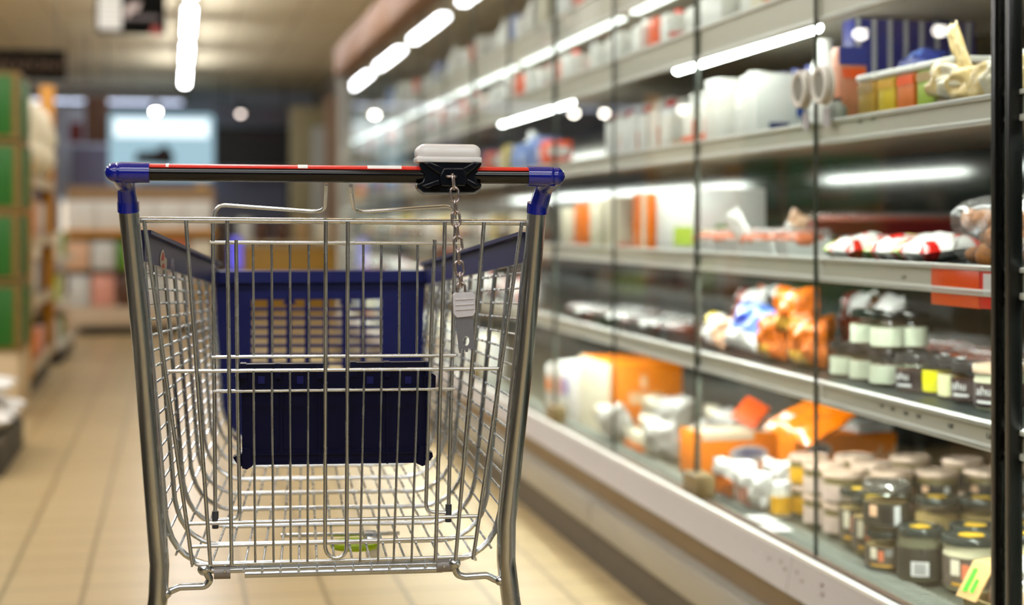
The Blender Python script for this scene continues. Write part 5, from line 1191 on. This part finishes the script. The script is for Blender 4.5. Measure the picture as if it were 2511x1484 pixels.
t = thing('menu_board', 'dark board hanging beside the pale lit panel', 'sign board', ((p.x + q.x) / 2, 24.0, q.z)); w = q.x - p.x; h = p.z - q.z
b = MB(); b.box((0, 0, h / 2), (w, 0.06, h)); b.build('board', mat('black_board', (10, 12, 18), 0.5), t, smooth=0)
b = MB(); b.box((0.1, -0.032, h * 0.82), (w * 0.5, 0.01, h * 0.14)); b.build('board_print', mat('plum_print', (44, 26, 44), 0.6), t, smooth=0)
for s in (-0.4, 0.4): b = MB(); b.tube([(s * w, 0, h), (s * w, 0, ZC - q.z)], 0.012, seg=6); b.build('hanger', mat('dark_spot_body', (40, 40, 42), 0.4), t)
def panel(name, label, px0, px1, py0, py1, y, m, cat, dep=0.12, to_floor=False):
    p, q = at_y(px0, py0, y), at_y(px1, py1, y); z0 = 0.0 if to_floor else q.z
    o = MB().box((0, 0, (p.z - z0) / 2), (q.x - p.x, dep, p.z - z0), bevel=0.01).build(name, m); o.location = ((p.x + q.x) / 2, y, z0)
    return tag(o, label, cat)
panel('brown_column', 'brown column between the yellow-brown counter and the cabinets', 800, 848, 238, 900, 21.0, mat('brown_column', (140, 112, 86), 0.6), 'column', 0.4, True)
panel('olive_pillar', 'olive beige pillar panel beside the brown column', 712, 796, 262, 700, 22.5, mat('olive_pillar', (150, 140, 106), 0.6), 'pillar panel', 0.3, True)
panel('silver_cover', 'narrow pale grey strip panel before the olive pillar', 766, 800, 310, 560, 22.0, mat('pale_strip', (176, 178, 172), 0.5), 'panel', 0.06, True)
panel('blue_wall_panel', 'blue-grey wall panel low behind the counters', 340, 700, 420, 545, 24.8, mat('blue_grey_panel', (118, 124, 152), 0.6), 'wall panel')
panel('lilac_wall_panel', 'lilac grey panel above the dark board', 525, 780, 262, 306, 25.0, mat('lilac_panel', (130, 126, 142), 0.6), 'wall panel')
for nm, lab, px0, px1, py0, py1, y, m in (('hanging_banner', 'dark brown hanging banner beyond the display stand', 208, 266, 236, 352, 18.0, mat('brown_banner', (74, 44, 28), 0.6)), ('hanging_banner', 'dark red hanging banner beside the brown banner', 168, 204, 300, 350, 18.4, mat('maroon_banner', (84, 8, 14), 0.6))):
    p, q = at_y(px0, py0, y), at_y(px1, py1, y)
    t = thing(nm, lab, 'banner', ((p.x + q.x) / 2, y, q.z)); w, h = q.x - p.x, p.z - q.z
    b = MB(); b.box((0, 0, h / 2), (w, 0.04, h), bevel=0.008); b.build('banner_cloth', m, t)
    for s_ in (-0.4, 0.4): b = MB(); b.tube([(s_ * w, 0, h), (s_ * w, 0, ZC - q.z)], 0.006, seg=6); b.build('hanging_rod', mat('sign_rod', (90, 84, 72), 0.5), t)
panel('blue_side_panel', 'pale blue panel behind the brown banner', 150, 262, 262, 300, 22.0, mat('sky_panel', (166, 178, 206), 0.6), 'wall panel', 0.12, True)
panel('indigo_side_panel', 'dim indigo panel under the brown banner', 172, 268, 360, 470, 21.6, mat('indigo_panel', (88, 88, 116), 0.6), 'wall panel', 0.1, True)
panel('sky_side_panel', 'light blue partition under the pale lit panel', 190, 345, 440, 700, 23.0, mat('sky_partition', (150, 168, 194), 0.6), 'partition', 0.1, True)
for px, lab in ((578, 'violet glowing strip light by the yellow-brown counter, near the brown counter'), (1072, 'violet glowing strip light beyond the trolley, near the cabinets')):
    p, q = at_y(px - 12, 584, 16.5), at_y(px + 12, 660, 16.5)
    if px > 1000: continue
    t = thing('violet_light', lab, 'strip light', ((p.x + q.x) / 2, 16.5, 0))
    b = MB(); b.box((0, 0.03, p.z / 2), (0.14, 0.05, p.z)); b.build('light_stand', mat('grey_stand', (120, 116, 130), 0.5), t, smooth=0)
    b = MB(); b.box((0, 0, (p.z + q.z) / 2), (0.10, 0.03, p.z - q.z), bevel=0.01); b.build('light_face', emission('violet_light', (112, 104, 240), 1.1), t)
# hanging aisle signs
sign_m = mat('black_sign', (8, 7, 5), 0.8, spec=0.1); rod_m = mat('sign_rod', (90, 84, 72), 0.5)
def hang_sign(name, label, px0, px1, py0, py1, d):
    c = at_depth((px0 + px1) / 2, (py0 + py1) / 2, d); y = c.y; p, q = at_y(px0, py0, y), at_y(px1, py1, y); w, h = q.x - p.x, p.z - q.z
    t = thing(name, label, 'hanging sign', ((p.x + q.x) / 2, y, q.z))
    b = MB(); b.box((0, 0, h / 2), (w, 0.03, h), bevel=0.004); b.build('sign_board', sign_m, t)
    for s in (-0.42, 0.42): b = MB(); b.tube([(s * w, 0, h), (s * w, 0, ZC - q.z)], 0.005, seg=6); b.build('hanging_rod', rod_m, t)
    return t, w, h
t, w, h = hang_sign('aisle_sign', 'black hanging sign with dim brown lettering above the green boxes', -120, 162, 118, 196, 11.5)
lettering('sign_lettering', 'ROZOZONY', 0.115, mat('brown_lettering', (96, 76, 62), 0.8), t, FACE_CAM((0.07, -0.0165, h * 0.46)), 0.001)
t, w, h = hang_sign('picture_sign', 'black hanging sign with a white column and small picture, beside the lamp row', 234, 406, -90, 86, 11.0)
b = MB(); b.box((-w * 0.295, -0.016, h * 0.52), (w * 0.33, 0.004, h * 0.92)); wc = b.build('white_column', pm('white'), t, smooth=0)
b = MB()
for k in range(12): b.box((-w * 0.295, -0.0185, h * (0.10 + 0.07 * k)), (w * 0.32, 0.002, 0.005))
b.build('grey_lines', pm('grey'), wc, smooth=0)
b = MB(); b.prism([(0.0, 0.14), (0.03, 0.20), (0.12, 0.22), (0.10, 0.16), (0.05, 0.15), (0.03, 0.10)], -0.019, -0.015, lambda a, c, d: Vector((a - 0.05, d, c + 0.0))); b.build('sign_picture', mat('pinkish_picture', (196, 180, 178), 0.5), t, smooth=0)
b = MB(); b.box((w * 0.16, -0.016, h * 0.24), (w * 0.5, 0.003, h * 0.06)); b.build('grey_stripe', mat('dim_grey_print', (90, 82, 84), 0.5), t, smooth=0)
b = MB(); b.lathe([(0, 0.002), (0.035, 0.002), (0.035, 0), (0, 0)], (w * 0.36, -0.015, h * 0.05), mtx=RX, seg=16); b.build('red_badge', mat('dull_red_badge', (150, 62, 58), 0.5), t)

# ------------------------------------------------------------------ world and view
w = bpy.data.worlds.new('World'); scene.world = w; w.use_nodes = True
w.node_tree.nodes['Background'].inputs['Color'].default_value = (0.9, 0.85, 0.78, 1); w.node_tree.nodes['Background'].inputs['Strength'].default_value = 0.05
vs = scene.view_settings; scene.display_settings.display_device = 'sRGB'
vs.view_transform = 'Standard'; vs.look = 'None'; vs.exposure = 0.07; vs.gamma = 1.0; vs.use_curve_mapping = False
cy = scene.cycles
cy.use_denoising = True; cy.adaptive_threshold = 0.015; cy.max_bounces = 10; cy.diffuse_bounces = 4; cy.glossy_bounces = 4; cy.transmission_bounces = 4; cy.transparent_max_bounces = 24
cy.caustics_reflective = False; cy.caustics_refractive = False; cy.sample_clamp_indirect = 4.0
try: cy.use_light_tree = True
except Exception: pass
